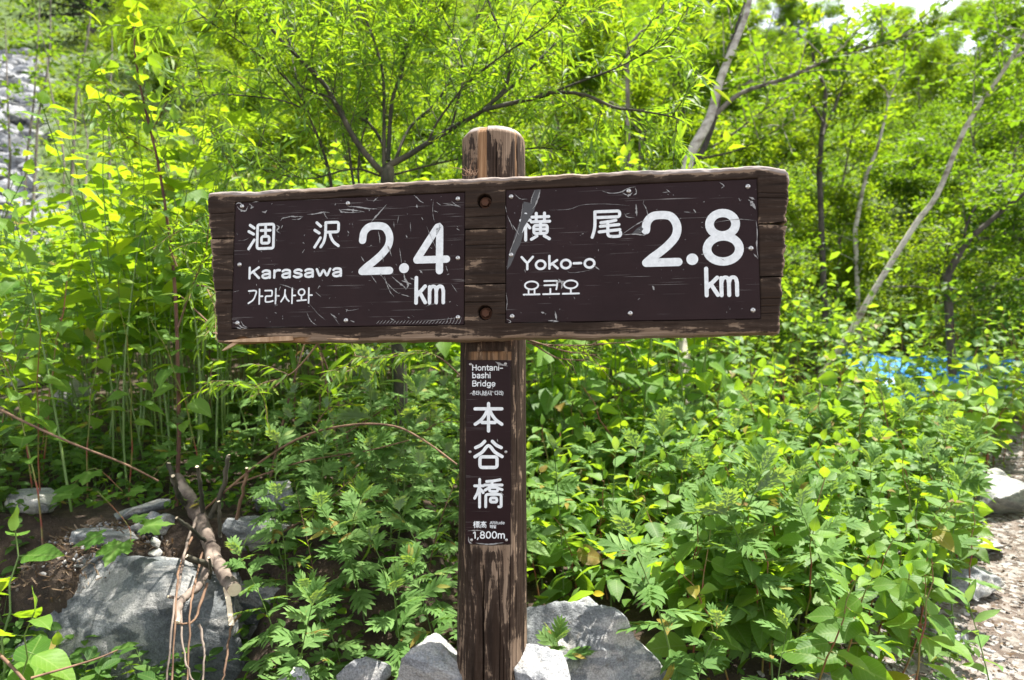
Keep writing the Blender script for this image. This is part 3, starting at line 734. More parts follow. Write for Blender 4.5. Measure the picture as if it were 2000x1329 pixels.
# splinters hanging at the lower left corner
def splinter(a, b, w, y0):
    a = np.array(board_uv(*a)); b = np.array(board_uv(*b))
    n = np.array([-(b - a)[1], (b - a)[0]]); n = n / np.linalg.norm(n) * w
    pts = []
    for t, k in ((0, 1), (0.35, 1.15), (0.7, 0.8), (1, 0.25)):
        c = a + (b - a) * t
        pts += [(c[0] - n[0] * k, y0 - 0.002 * t, c[1] - n[1] * k), (c[0] + n[0] * k, y0 - 0.004 * t, c[1] + n[1] * k), (c[0] + n[0] * k * .7, y0 + 0.008, c[1] + n[1] * k * .7), (c[0] - n[0] * k * .8, y0 + 0.007, c[1] - n[1] * k * .8)]
    f = []
    for i in range(3):
        for j in range(4): f.append([i * 4 + j, i * 4 + (j + 1) % 4, i * 4 + 4 + (j + 1) % 4, i * 4 + 4 + j])
    f += [[3, 2, 1, 0], [12, 13, 14, 15]]
    obj('splinter', Geo(pts, f).mesh('splinter', False), MAT['raw_wood'], brd)
splinter((462, 667), (433, 685), 0.0035, 0.004)
splinter((440, 652), (416, 650), 0.003, 0.002)
splinter((440, 660), (424, 664), 0.005, 0.006)
splinter((572, 661), (440, 667), 0.005, -0.001)
splinter((700, 663), (640, 662), 0.002, -0.0008)

# ---- lettering: every character drawn as round ended strokes in a 100-unit box
def arc(cx, cy, rx, ry, a0, a1, n=None):
    n = n or max(4, int(abs(a1 - a0) / 12))
    return [(cx + rx * math.cos(R(a)), cy + ry * math.sin(R(a))) for a in np.linspace(a0, a1, n + 1)]
def C(pts): return ('s', pts)           # smooth stroke
def Ln(*pts): return ('l', list(pts))   # straight stroke, corners rounded
def O(cx, cy, rx, ry): return ('o', arc(cx, cy, rx, ry, 0, 360, 32)[:-1])
def Bx(x0, y0, x1, y1): return ('b', [(x0, y0), (x1, y0), (x1, y1), (x0, y1)])
KJ = {
 'ko': [Ln((8, 95), (24, 83)), Ln((4, 71), (22, 60)), Ln((25, 38), (5, 4)), Bx(36, 4, 96, 96), Ln((49, 73), (83, 73)), Ln((66, 87), (66, 50)), Bx(52, 24, 80, 50)],
 'sawa': [Ln((12, 95), (27, 81)), Ln((5, 67), (22, 56)), Ln((27, 38), (6, 4)), Ln((46, 94), (94, 94), (94, 58), (47, 58)), C([(46, 94), (46, 70), (45, 45), (40, 22), (29, 4)]), C([(62, 57), (67, 38), (78, 20), (95, 6)])],
 'yoko': [Ln((3, 74), (34, 74)), Ln((19, 96), (19, 3)), C([(18, 70), (13, 50), (3, 31)]), Ln((22, 60), (33, 46)),
          Ln((40, 84), (95, 84)), Ln((54, 97), (54, 68)), Ln((81, 97), (81, 68)), Ln((38, 67), (98, 67)), Bx(46, 25, 90, 54), Ln((46, 40), (90, 40)), Ln((68, 67), (68, 25)), Ln((56, 16), (38, 5)), Ln((80, 16), (97, 5))],
 'o': [Ln((12, 95), (95, 95), (95, 74), (12, 74)), C([(12, 95), (12, 65), (11, 40), (7, 20), (2, 4)]), C([(82, 62), (60, 58), (32, 55)]), Ln((30, 42), (92, 46)), Ln((26, 22), (95, 28)), C([(55, 58), (55, 30), (55, 14), (60, 6), (75, 4), (92, 5), (97, 10), (97, 18)])],
 'hon': [Ln((4, 79), (95, 79)), Ln((50, 97), (50, 3)), C([(47, 77), (38, 58), (24, 40), (5, 26)]), C([(53, 77), (62, 58), (76, 40), (95, 26)]), Ln((28, 32), (72, 32))],
 'tani': [C([(37, 95), (24, 82), (6, 73)]), C([(63, 95), (76, 82), (93, 73)]), C([(4, 41), (28, 57), (50, 80), (72, 57), (96, 42)]), Bx(21, 4, 79, 41)],
 'bashi': [Ln((3, 75), (33, 75)), Ln((20, 97), (20, 3)), C([(18, 70), (12, 50), (3, 33)]), Ln((24, 63), (32, 52)),
           C([(90, 96), (68, 92), (44, 90)]), Ln((37, 78), (97, 78)), C([(64, 90), (58, 74), (38, 60)]), C([(72, 78), (82, 68), (97, 62)]), Bx(54, 56, 82, 70),
           Ln((41, 4), (41, 46), (94, 46), (94, 4), (86, 4)), Bx(57, 20, 79, 34)],
 'hyo': [Ln((3, 75), (33, 75)), Ln((19, 97), (19, 3)), Ln((17, 68), (3, 36)), Ln((23, 62), (32, 48)), Ln((38, 93), (97, 93)), Bx(43, 58, 93, 80), Ln((60, 93), (60, 58)), Ln((76, 93), (76, 58)), Ln((46, 45), (90, 45)), Ln((38, 30), (98, 30)), Ln((68, 30), (68, 3)), Ln((52, 20), (42, 8)), Ln((84, 20), (95, 8))],
 'daka': [Ln((50, 98), (50, 86)), Ln((5, 86), (95, 86)), Bx(27, 62, 73, 76), Ln((10, 3), (10, 50), (90, 50), (90, 5), (80, 3)), Bx(33, 14, 67, 36)],
}
# Latin and digits: baseline 0, x-height 54, capitals 76; (advance, strokes)
LT = {
 'K': (62, [Ln((10, 4), (10, 74)), Ln((52, 74), (12, 34)), Ln((26, 46), (54, 4))]),
 'a': (54, [C([(9, 44), (17, 51), (28, 52), (39, 48), (42, 38), (42, 4)]), C([(42, 31), (28, 29), (14, 25), (8, 15), (14, 5), (26, 3), (37, 8), (42, 18)])]),
 'r': (38, [Ln((9, 4), (9, 51)), C([(9, 34), (14, 46), (24, 52), (34, 51)])]),
 's': (50, [C([(41, 44), (32, 51), (20, 51), (10, 44), (12, 33), (26, 28), (39, 22), (41, 12), (31, 4), (18, 3), (7, 10)])]),
 'w': (72, [Ln((6, 51), (20, 4), (36, 49), (52, 4), (66, 51))]),
 'Y': (62, [Ln((6, 74), (31, 38), (56, 74)), Ln((31, 38), (31, 4))]),
 'o': (58, [O(29, 27, 21, 24)]),
 'k': (54, [Ln((10, 4), (10, 76)), Ln((44, 51), (12, 23)), Ln((22, 33), (46, 4))]),
 '-': (46, [Ln((6, 30), (38, 30))]),
 'H': (66, [Ln((10, 4), (10, 74)), Ln((54, 4), (54, 74)), Ln((10, 40), (54, 40))]),
 'n': (56, [Ln((10, 4), (10, 51)), C([(10, 34), (17, 48), (29, 52), (41, 47), (45, 34)]), Ln((45, 34), (45, 4))]),
 't': (36, [Ln((4, 51), (32, 51)), C([(16, 68), (16, 14), (20, 5), (32, 4)])]),
 'i': (22, [Ln((10, 4), (10, 51)), Ln((10, 70), (10, 72))]),
 'b': (58, [Ln((10, 4), (10, 76)), O(29, 27, 19, 23)]),
 'h': (56, [Ln((10, 4), (10, 76)), C([(10, 34), (17, 48), (29, 52), (41, 47), (45, 34)]), Ln((45, 34), (45, 4))]),
 'B': (62, [Ln((10, 4), (10, 74), (34, 74)), C([(34, 74), (48, 68), (48, 48), (34, 41)]), Ln((10, 41), (34, 41)), C([(34, 41), (54, 33), (53, 12), (36, 4)]), Ln((36, 4), (10, 4))]),
 'd': (58, [Ln((48, 4), (48, 76)), O(29, 27, 19, 23)]),
 'g': (58, [Ln((48, 51), (48, -4)), C([(48, -4), (42, -16), (26, -18), (12, -13)]), O(29, 27, 19, 23)]),
 'e': (56, [C([(10, 28), (48, 29), (44, 44), (30, 52), (15, 45), (9, 28), (15, 9), (30, 3), (45, 10)])]),
 'A': (66, [Ln((6, 4), (33, 74), (60, 4)), Ln((15, 26), (51, 26))]),
 'l': (22, [Ln((10, 4), (10, 76))]),
 'u': (56, [C([(10, 51), (10, 22), (14, 8), (26, 3), (38, 8), (45, 22)]), Ln((45, 51), (45, 4))]),
 '1': (40, [Ln((8, 60), (24, 74), (24, 4))]),
 ',': (28, [Ln((14, 5), (8, -10))]),
 '8': (60, [O(30, 57, 17, 17), O(30, 21, 21, 18)]),
 '0': (60, [O(30, 39, 21, 35)]),
 'm': (84, [Ln((9, 4), (9, 51)), C([(9, 36), (15, 48), (25, 52), (35, 47), (39, 36)]), Ln((39, 36), (39, 4)), C([(39, 36), (45, 48), (55, 52), (66, 47), (70, 36)]), Ln((70, 36), (70, 4))]),
 '(': (26, [C([(20, 82), (8, 60), (8, 20), (20, -6)])]), ')': (26, [C([(6, 82), (18, 60), (18, 20), (6, -6)])]),
}
KO = {   # syllable blocks in a 100 box
 'ga': [C([(5, 88), (52, 88), (48, 55), (34, 28), (5, 8)]), Ln((76, 98), (76, 2)), Ln((76, 52), (97, 52))],
 'ra': [Ln((6, 88), (52, 88), (52, 52), (10, 52), (10, 14), (36, 14), (58, 20)), Ln((76, 98), (76, 2)), Ln((76, 52), (97, 52))],
 'sa': [C([(30, 90), (26, 50), (5, 14)]), C([(30, 62), (40, 34), (56, 16)]), Ln((76, 98), (76, 2)), Ln((76, 52), (97, 52))],
 'wa': [O(30, 72, 20, 20), Ln((30, 50), (30, 22)), Ln((3, 18), (60, 22)), Ln((76, 98), (76, 2)), Ln((76, 52), (97, 52))],
 'yo': [O(50, 66, 36, 26), Ln((34, 38), (34, 8)), Ln((66, 38), (66, 8)), Ln((7, 6), (93, 6))],
 'ko': [Ln((14, 92), (84, 92), (82, 60), (78, 36)), Ln((14, 64), (82, 64)), Ln((46, 40), (46, 8)), Ln((7, 6), (93, 6))],
 'oo': [O(50, 66, 36, 26), Ln((50, 38), (50, 8)), Ln((7, 6), (93, 6))],
 'hon': [Ln((40, 98), (60, 98)), Ln((20, 86), (80, 86)), O(50, 66, 18, 12), Ln((50, 54), (50, 42)), Ln((4, 40), (96, 40)), Ln((18, 28), (18, 4), (84, 4))],
 'ta': [Ln((54, 88), (8, 88), (8, 14), (56, 14)), Ln((8, 52), (50, 52)), Ln((76, 98), (76, 2)), Ln((76, 52), (97, 52))],
 'ni': [Ln((10, 90), (10, 16), (58, 20)), Ln((84, 98), (84, 2))],
 'ba': [Ln((8, 90), (8, 12), (52, 12), (52, 90)), Ln((8, 52), (52, 52)), Ln((76, 98), (76, 2)), Ln((76, 52), (97, 52))],
 'si': [C([(32, 90), (28, 50), (6, 14)]), C([(32, 62), (44, 34), (60, 16)]), Ln((84, 98), (84, 2))],
 'da': [Ln((54, 88), (8, 88), (8, 14), (56, 14)), Ln((76, 98), (76, 2)), Ln((76, 52), (97, 52))],
 'ri': [Ln((6, 88), (54, 88), (54, 52), (10, 52), (10, 14), (60, 18)), Ln((84, 98), (84, 2))],
 'hae': [Ln((16, 94), (36, 94)), Ln((4, 78), (50, 78)), O(27, 40, 18, 22), Ln((66, 98), (66, 2)), Ln((88, 98), (88, 2)), Ln((66, 50), (88, 50))],
 'bal': [Ln((8, 94), (8, 52), (50, 52), (50, 94)), Ln((8, 74), (50, 74)), Ln((76, 98), (76, 46)), Ln((76, 72), (96, 72)), Ln((20, 38), (80, 38), (80, 22), (20, 22), (20, 4), (84, 4))],
}
def round_corners(p, r):
    out = [p[0]]
    for i in range(1, len(p) - 1):
        a, b, c = np.array(p[i - 1]), np.array(p[i]), np.array(p[i + 1])
        la, lc = np.linalg.norm(a - b), np.linalg.norm(c - b); k = min(r, la * 0.45, lc * 0.45)
        s = b + (a - b) / la * k; e = b + (c - b) / lc * k
        for t in np.linspace(0, 1, 5): out.append(tuple((1 - t) ** 2 * s + 2 * t * (1 - t) * b + t * t * e))
    out.append(p[-1]); return out
def stroke_geo(kind, pts, w, x0, z0, sx, sz, y, closed_r=0.8):
    P_ = [(x0 + a * sx, z0 + b * sz) for a, b in pts]
    closed = kind in 'ob'
    if kind == 's': P_ = [tuple(q) for q in smooth_line(np.array(P_), 5)]
    if kind == 'l' and len(P_) > 2: P_ = round_corners(P_, w * closed_r)
    if kind == 'b': 
        q = P_; m0 = ((q[0][0] + q[1][0]) / 2, (q[0][1] + q[1][1]) / 2)
        P_ = round_corners([m0, q[1], q[2], q[3], q[0], m0], w * closed_r)[:-1]
    p = np.array(P_); n = len(p); h = w / 2
    if closed:
        t = nrm(np.roll(p, -1, 0) - np.roll(p, 1, 0))
    else: t = nrm(np.gradient(p, axis=0))
    nn = np.stack([-t[:, 1], t[:, 0]], -1)
    A = p + nn * h; B = p - nn * h
    V = np.concatenate([A, B]); F_ = []
    m = n if closed else n - 1
    for i in range(m):
        j = (i + 1) % n; F_.append([i, n + i, n + j, j])
    V = V.tolist()
    if not closed:
        for end, s in ((0, -1), (n - 1, 1)):
            base = len(V); d = t[end] * s; nr = nn[end] * h
            ring = [end]
            for a in np.linspace(0, math.pi, 9)[1:-1]:
                q = p[end] + nr * math.cos(a) + d * h * math.sin(a); V.append(q.tolist()); ring.append(len(V) - 1)
            ring.append(n + end)
            F_.append(ring if s < 0 else ring[::-1])
    return Geo([(a, y, b) for a, b in V], F_)
class Lettering:
    def __init__(s, uvf, y): s.uvf = uvf; s.y = y
    def glyph(s, strokes, box, w, name, parent, gx=(0, 100), keep=None):
        a = s.uvf(box[0], box[3]); b = s.uvf(box[2], box[1])
        sx = (b[0] - a[0]) / 100; sz = (b[1] - a[1]) / 100
        gs = [stroke_geo(k, p, w * s.k, a[0], a[1], sx, sz, s.y - 0.00004 * i) for i, (k, p) in enumerate(strokes)]
        return merge(gs)
    def word(s, chars, box, w):
        """box = left, top of capitals, right, baseline in photograph pixels"""
        tot = sum(LT[c][0] for c in chars) - 8
        a = s.uvf(box[0], box[3]); b = s.uvf(box[2], box[1]); sx = (b[0] - a[0]) / tot; sz = (b[1] - a[1]) / 76
        gs = []; x = a[0] - 2 * sx; i = 0
        for c in chars:
            for k, p in LT[c][1]:
                gs.append(stroke_geo(k, p, w * s.k, x, a[1], sx, sz, s.y - 0.00004 * (i % 12))); i += 1
            x += LT[c][0] * sx
        return merge(gs)
    def hangul(s, syl, box, w, gap=6):
        n = len(syl); a = s.uvf(box[0], box[3]); b = s.uvf(box[2], box[1]); cw = (b[0] - a[0]) / (n - gap / 100); sz = (b[1] - a[1]) / 100
        gs = []; i = 0
        for j, c in enumerate(syl):
            st = KO.get(c) or LT[c][1]
            for k, p in st:
                gs.append(stroke_geo(k, p, w * s.k, a[0] + j * cw, a[1], cw * (100 - gap) / 10000, sz, s.y - 0.00004 * (i % 12))); i += 1
        return merge(gs)
PX = 1.5 / F   # metres per photograph pixel on the board
def plate_geo(r, y0, y1, bev=0.0007):
    x0, x1, z0, z1 = r
    v = [(x0, y1, z0), (x1, y1, z0), (x1, y1, z1), (x0, y1, z1), (x0, y0 + bev, z0), (x1, y0 + bev, z0), (x1, y0 + bev, z1), (x0, y0 + bev, z1),
         (x0 + bev, y0, z0 + bev), (x1 - bev, y0, z0 + bev), (x1 - bev, y0, z1 - bev), (x0 + bev, y0, z1 - bev)]
    f = [[3, 2, 1, 0]] + [[a, (a + 1) % 4, 4 + (a + 1) % 4, 4 + a] for a in range(4)] + [[4 + a, 4 + (a + 1) % 4, 8 + (a + 1) % 4, 8 + a] for a in range(4)] + [[8, 9, 10, 11]]
    return Geo(v, f)
def screw_mesh():
    v = []; f = []; n = 16
    prof = [(0.0044, 0), (0.0042, -0.0009), (0.0034, -0.0018), (0.0020, -0.0024), (0.0013, -0.0025), (0.0011, -0.0014)]
    for r_, y in prof:
        for a in range(n): v.append((r_ * math.cos(2 * math.pi * a / n), y, r_ * math.sin(2 * math.pi * a / n)))
    for i in range(len(prof) - 1):
        for a in range(n): f.append([i * n + a, i * n + (a + 1) % n, (i + 1) * n + (a + 1) % n, (i + 1) * n + a])
    f.append([(len(prof) - 1) * n + a for a in range(n)])
    return Geo(v, f).mesh('screw')
SCREW = screw_mesh(); SCREW.materials.append(MAT['steel'])
PY = 0.0022     # plate face depth inside the pocket
def big_plate(name_label, r):
    o = obj('sign_plate', plate_geo(r, PY, 0.0072).mesh('sign_plate', False), MAT['plate'], brd)
    o['label'] = name_label; return o
lplate = big_plate('left brown plate reading 2.4 km', LR)
rplate = big_plate('right brown plate reading 2.8 km', RR)
for par, lst in ((lplate, [(472, 403), (679, 397), (894, 388), (467, 517), (894, 504), (463, 631), (675, 626), (894, 620)]),
                 (rplate, [(998, 384), (1228, 373), (1461, 364), (998, 498), (1467, 485), (1000, 618), (1231, 612), (1471, 606)])):
    for q in lst:
        u, v_ = board_uv(*q); s = obj('screw', SCREW, None, par); s.location = (u, PY, v_); s.scale = (1.25,) * 3; s.rotation_euler = (0, random.uniform(0, 1), 0)
L1 = Lettering(board_uv, PY - 0.0003); L1.k = PX
def put(g, name, par, label=None):
    o = obj(name, g.mesh(name, False), MAT['white'], par)
    if label: o['label'] = label
    return o
put(L1.glyph(KJ['ko'], (482, 435.5, 536.5, 488.5), 6.0, '', 0), 'kanji_character', lplate)
put(L1.glyph(KJ['sawa'], (610.7, 430.5, 664, 485), 6.0, '', 0), 'kanji_character', lplate)
TWO = [('s', [(7, 68), (11, 84), (26, 95), (50, 97), (74, 94), (88, 82), (92, 68), (86, 53), (68, 38), (44, 24), (22, 13), (7, 4)]), Ln((7, 4), (93, 4))]
FOUR = [Ln((73, 3), (73, 95), (8, 26)), Ln((8, 25), (93, 25))]
EIGHT = [O(50, 75, 34, 21.5), O(50, 27.5, 42, 24)]
put(L1.glyph(TWO, (702, 437, 766, 534), 15.5, '', 0), 'digit_two', lplate)
put(L1.glyph(FOUR, (808, 431, 877, 533), 15.0, '', 0), 'digit_four', lplate)
def dot(uvf, px, py, r, y, par):
    u, v_ = uvf(px, py); n = 24
    g = Geo([(u + r * PX * math.cos(2 * math.pi * a / n), y, v_ + r * PX * math.sin(2 * math.pi * a / n)) for a in range(n)], [list(range(n))])
    put(g, 'decimal_point', par)
dot(board_uv, 788.6, 523.8, 10.3, PY - 0.0003, lplate)
KK = [Ln((14, 4), (14, 96)), Ln((84, 64), (18, 30)), Ln((40, 44), (86, 5))]
MM = [Ln((10, 6), (10, 90)), ('s', [(10, 66), (18, 86), (31, 92), (44, 86), (49, 66)]), Ln((49, 66), (49, 6)), ('s', [(49, 66), (57, 86), (70, 92), (84, 86), (90, 66)]), Ln((90, 66), (90, 6))]
put(L1.glyph(KK, (808.7, 540, 834, 594), 7.6, '', 0), 'letter_k', lplate)
put(L1.glyph(MM, (835, 556, 869, 594), 7.2, '', 0), 'letter_m', lplate)
put(L1.word('Karasawa', (483, 517, 668, 545), 5.0), 'lettering', lplate, 'white word Karasawa')
put(L1.hangul(['ga', 'ra', 'sa', 'wa'], (482.7, 562, 610, 595), 3.4), 'lettering', lplate, 'white Korean letters')
put(L1.glyph(KJ['yoko'], (1015.3, 414, 1074.5, 471), 6.0, '', 0), 'kanji_character', rplate)
put(L1.glyph(KJ['o'], (1155.4, 409, 1213, 465.6), 6.0, '', 0), 'kanji_character', rplate)
put(L1.glyph(TWO, (1257.4, 415.6, 1328, 517.6), 16, '', 0), 'digit_two', rplate)
dot(board_uv, 1352.3, 506.4, 11, PY - 0.0003, rplate)
put(L1.glyph(EIGHT, (1375.8, 411, 1448.5, 515.5), 16, '', 0), 'digit_eight', rplate)
put(L1.glyph(KK, (1376.4, 521.7, 1405.3, 579.5), 7.6, '', 0), 'letter_k', rplate)
put(L1.glyph(MM, (1406, 538, 1443, 579.5), 7.2, '', 0), 'letter_m', rplate)
put(L1.word('Yoko-o', (1017, 497.5, 1161.5, 527.5), 4.8), 'lettering', rplate, 'white word Yoko-o')
put(L1.hangul(['yo', 'ko', 'oo'], (1020, 545, 1133, 577.5), 3.4, 5), 'lettering', rplate, 'white Korean letters')

# ---- scratches and torn film on the plates: tapered slivers along polylines (photograph pixels)
def slivers(uvf, lines, y, jag=0.35):
    gs = []
    for k, (pts, w) in enumerate(lines):
        p = np.array([uvf(*q) for q in smooth_line(np.array([(a, b, 0) for a, b in pts], float), 6)[:, :2]])
        n = len(p)
        if n < 3: continue
        t = nrm(np.gradient(p, axis=0)); nn = np.stack([-t[:, 1], t[:, 0]], -1)
        prof = np.sin(np.linspace(0.12, math.pi - 0.1, n)) * (1 + jag * rng.normal(size=n)).clip(0.15, 2)
        A = p + nn * (w * PX / 2 * prof)[:, None]; B = p - nn * (w * PX / 2 * prof * (1 + jag * rng.normal(size=n)).clip(0.2, 2))[:, None]
        yy = y - 0.00003 * (k % 12)
        V = [(a, yy, b) for a, b in A] + [(a, yy, b) for a, b in B]
        gs.append(Geo(V, [[i, n + i, n + i + 1, i + 1] for i in range(n - 1)]))
    return merge(gs)
def c1(lst): return [(400 + x / 3.592, 320 + y / 3.592) for x, y in lst]
def c2(lst): return [(880 + x / 2.941, 300 + y / 2.941) for x, y in lst]
left_marks = [
 ([(940, 325), (1000, 322), (1060, 328), (1120, 338)], 4.5), ([(1000, 300), (1070, 303), (1150, 315), (1210, 316)], 4), ([(950, 335), (1010, 342), (1100, 340)], 2.5), ([(1150, 315), (1155, 332)], 3),
 ([(715, 355), (770, 352), (830, 340), (875, 343)], 3), ([(830, 332), (845, 365), (860, 385)], 2.5), ([(545, 385), (600, 370), (640, 372), (690, 368)], 3.5), ([(530, 400), (545, 382), (575, 378)], 3), ([(610, 392), (660, 388), (685, 372)], 2.5),
 ([(500, 430), (520, 445), (505, 470), (530, 490)], 4), ([(545, 430), (535, 455)], 3), ([(1465, 220), (1490, 240), (1510, 262), (1535, 275)], 3), ([(1670, 278), (1720, 285), (1760, 295), (1798, 305)], 2.2), ([(1730, 262), (1755, 285), (1790, 300)], 2), ([(1605, 250), (1598, 310), (1602, 370), (1612, 410)], 1.3), ([(1625, 270), (1655, 292)], 2), ([(1605, 330), (1635, 340)], 2), ([(1485, 285), (1490, 310)], 4),
 ([(1275, 285), (1240, 325), (1200, 370), (1165, 410)], 4.5), ([(1215, 235), (1180, 265)], 3), ([(1215, 470), (1225, 520), (1228, 560)], 3), ([(1280, 570), (1295, 605), (1310, 650)], 3.5), ([(1325, 405), (1328, 450)], 1.5), ([(1360, 365), (1350, 420)], 1.3), ([(1440, 410), (1445, 480)], 1.6), ([(1410, 500), (1420, 520)], 3), ([(1520, 375), (1530, 395)], 3),
 ([(1365, 590), (1372, 640), (1380, 700)], 2.2), ([(1555, 440), (1590, 520), (1625, 600)], 1.6), ([(1000, 470), (1012, 490)], 2.5), ([(1765, 455), (1788, 467)], 2.5), ([(1095, 650), (1120, 690)], 3), ([(1245, 640), (1252, 690)], 1.6),
 ([(1235, 780), (1290, 850), (1330, 890), (1362, 912)], 2.4), ([(1260, 790), (1275, 840), (1300, 900), (1330, 935)], 2.4), ([(1310, 790), (1350, 825), (1400, 865), (1412, 885)], 3), ([(1165, 780), (1185, 810), (1205, 838)], 2.2), ([(1395, 770), (1405, 810), (1425, 850), (1412, 880)], 6), ([(1380, 820), (1450, 845)], 4), ([(1375, 915), (1445, 935)], 1.8), ([(1440, 800), (1470, 815)], 3), ([(1505, 745), (1528, 770)], 5), ([(1230, 770), (1240, 790)], 3),
 ([(1730, 845), (1755, 880), (1770, 902)], 2), ([(1690, 715), (1705, 760)], 1.6), ([(1550, 1000), (1600, 985), (1630, 985)], 1.6), ([(1300, 1085), (1330, 1100)], 3.5), ([(1420, 1075), (1440, 1085)], 2.5), ([(985, 1020), (1010, 1030), (1080, 1020)], 1.6), ([(990, 1040), (1000, 1020)], 1.6),
 ([(525, 845), (575, 860), (640, 885)], 2), ([(530, 860), (520, 890)], 2.4), ([(495, 880), (505, 935), (490, 1005)], 1.8), ([(775, 900), (815, 935)], 1.6), ([(790, 880), (805, 855)], 2), ([(730, 980), (800, 1060), (845, 1095)], 1), ([(715, 1045), (730, 1080), (750, 1110), (785, 1135)], 2.6), ([(880, 1050), (900, 1070), (945, 1130)], 1.8), ([(895, 1060), (925, 1085)], 3), ([(1020, 1100), (1050, 1112)], 3),
 ([(225, 300), (250, 325), (285, 330), (300, 300)], 4.5), ([(215, 285), (240, 275), (265, 290)], 4), ([(310, 280), (330, 300), (320, 315), (345, 300)], 4), ([(400, 335), (420, 340), (435, 325)], 4.5), ([(335, 270), (380, 265)], 2.5),
 ([(195, 1115), (230, 1125), (262, 1150), (298, 1155)], 4.5), ([(215, 1145), (255, 1160)], 4), ([(250, 1100), (270, 1135), (300, 1150)], 2.5), ([(230, 540), (280, 535), (310, 520)], 1), ([(200, 900), (240, 890)], 1.5),
 ([(1545, 1105), (1640, 1095), (1740, 1085), (1790, 1065)], 1.4), ([(700, 600), (680, 630)], 1.5), ([(940, 320), (965, 345)], 5)]
for i in range(26):
    x = 1200 + i * 23; left_marks.append(([(x, 1126), (x + 14, 1112), (x + 26, 1098 - 22 * (i > 20))], 1.5))
for i in range(45):
    x, y = rng.uniform(210, 1790), rng.uniform(240, 1120); a = rng.uniform(0, 3.14); l = rng.uniform(5, 22)
    left_marks.append(([(x, y), (x + l * math.cos(a) * .5, y + l * math.sin(a) * .5 + rng.normal() * 3), (x + l * math.cos(a), y + l * math.sin(a))], rng.uniform(0.6, 2.2)))
sl = obj('scratches', slivers(board_uv, [(c1(p), w * 0.62) for p, w in left_marks], PY - 0.0012).mesh('scratches', False), MAT['scratch'], lplate); sl['kind'] = 'stuff'
right_marks = [
 ([(515, 205), (508, 240), (490, 290), (470, 320)], 4), ([(485, 210), (465, 260), (462, 290)], 2.5), ([(415, 285), (410, 330), (402, 380)], 1.5), ([(400, 395), (378, 470), (350, 540), (330, 600)], 2), ([(355, 410), (375, 440), (395, 470)], 2.6), ([(365, 230), (400, 260), (440, 262)], 1.8), ([(325, 355), (345, 400), (360, 440)], 1.8),
 ([(870, 215), (920, 228), (975, 222), (1020, 200), (1065, 190)], 2.4), ([(985, 225), (1020, 240), (1045, 225)], 4), ([(1060, 195), (1068, 225), (1050, 240)], 4), ([(1065, 290), (1068, 330), (1070, 360)], 4.5), ([(1000, 345), (1015, 365), (1060, 368)], 1.8), ([(1005, 350), (1030, 342)], 1.4),
 ([(565, 325), (680, 320), (760, 295), (900, 290), (1030, 300)], 1), ([(1105, 285), (1125, 320), (1138, 385)], 2), ([(985, 465), (1050, 420), (1090, 395), (1120, 385)], 2.6), ([(985, 468), (1060, 463), (1110, 468), (1135, 455)], 2.6), ([(1240, 205), (1262, 225)], 2.4), ([(1215, 225), (1255, 220)], 1.4),
 ([(1545, 165), (1570, 185), (1555, 200)], 3), ([(1710, 265), (1735, 285), (1752, 320)], 8), ([(1715, 250), (1750, 265)], 6), ([(1720, 295), (1745, 300)], 6), ([(1655, 255), (1665, 275)], 2), ([(1520, 395), (1650, 378), (1755, 385)], 1.8), ([(1755, 385), (1762, 450), (1760, 540), (1768, 600)], 2.6), ([(1740, 575), (1768, 605)], 3),
 ([(820, 640), (855, 668)], 3), ([(670, 675), (690, 685), (760, 678), (830, 660)], 1), ([(620, 720), (640, 750), (635, 780)], 7), ([(600, 740), (660, 735)], 6), ([(425, 665), (430, 685)], 2), ([(1160, 760), (1170, 785)], 6), ([(600, 905), (610, 960)], 4), ([(560, 960), (620, 965)], 5), ([(590, 965), (600, 1000)], 2.6), ([(520, 910), (540, 918)], 4), ([(1440, 580), (1470, 575)], 2.4), ([(1395, 320), (1410, 340)], 3.4), ([(1340, 335), (1380, 338)], 1.6), ([(1450, 280), (1460, 275)], 2.2), ([(1550, 600), (1575, 615)], 1.2), ([(1700, 540), (1735, 548)], 1),
 ([(318, 800), (325, 850), (320, 900)], 1.8), ([(320, 950), (345, 965), (330, 975)], 3), ([(315, 300), (322, 340)], 1.6)]
for i in range(30):
    x, y = rng.uniform(320, 1760), rng.uniform(200, 930); a = rng.uniform(0, 3.14); l = rng.uniform(4, 16)
    right_marks.append(([(x, y), (x + l * math.cos(a) * .5, y + l * math.sin(a) * .5 + rng.normal() * 2), (x + l * math.cos(a), y + l * math.sin(a))], rng.uniform(0.6, 1.8)))
sl = obj('scratches', slivers(board_uv, [(c2(p), w * 0.62) for p, w in right_marks], PY - 0.0012).mesh('scratches', False), MAT['scratch'], rplate); sl['kind'] = 'stuff'
def film(par, pts, y):
    uv = [board_uv(*q) for q in c2(pts)]; n = len(uv)
    cx = sum(a for a, b in uv) / n; cz = sum(b for a, b in uv) / n
    v = [(cx, y - 0.0006, cz)] + [(a, y, b) for a, b in uv]
    obj('film_tear', Geo(v, [[0, i + 1, (i + 1) % n + 1] for i in range(n)]).mesh('film_tear', False), MAT['film'], par)
film(rplate, [(420, 275), (490, 290), (480, 330), (455, 345), (430, 420), (400, 520), (378, 560), (345, 640), (322, 670), (330, 610), (350, 540), (365, 480), (392, 400), (410, 330)], PY - 0.00012)
film(rplate, [(480, 210), (512, 205), (508, 245), (490, 285), (462, 290), (466, 250)], PY - 0.00016)
film(rplate, [(1040, 462), (1070, 430), (1100, 412), (1118, 430), (1100, 456)], PY - 0.00012)

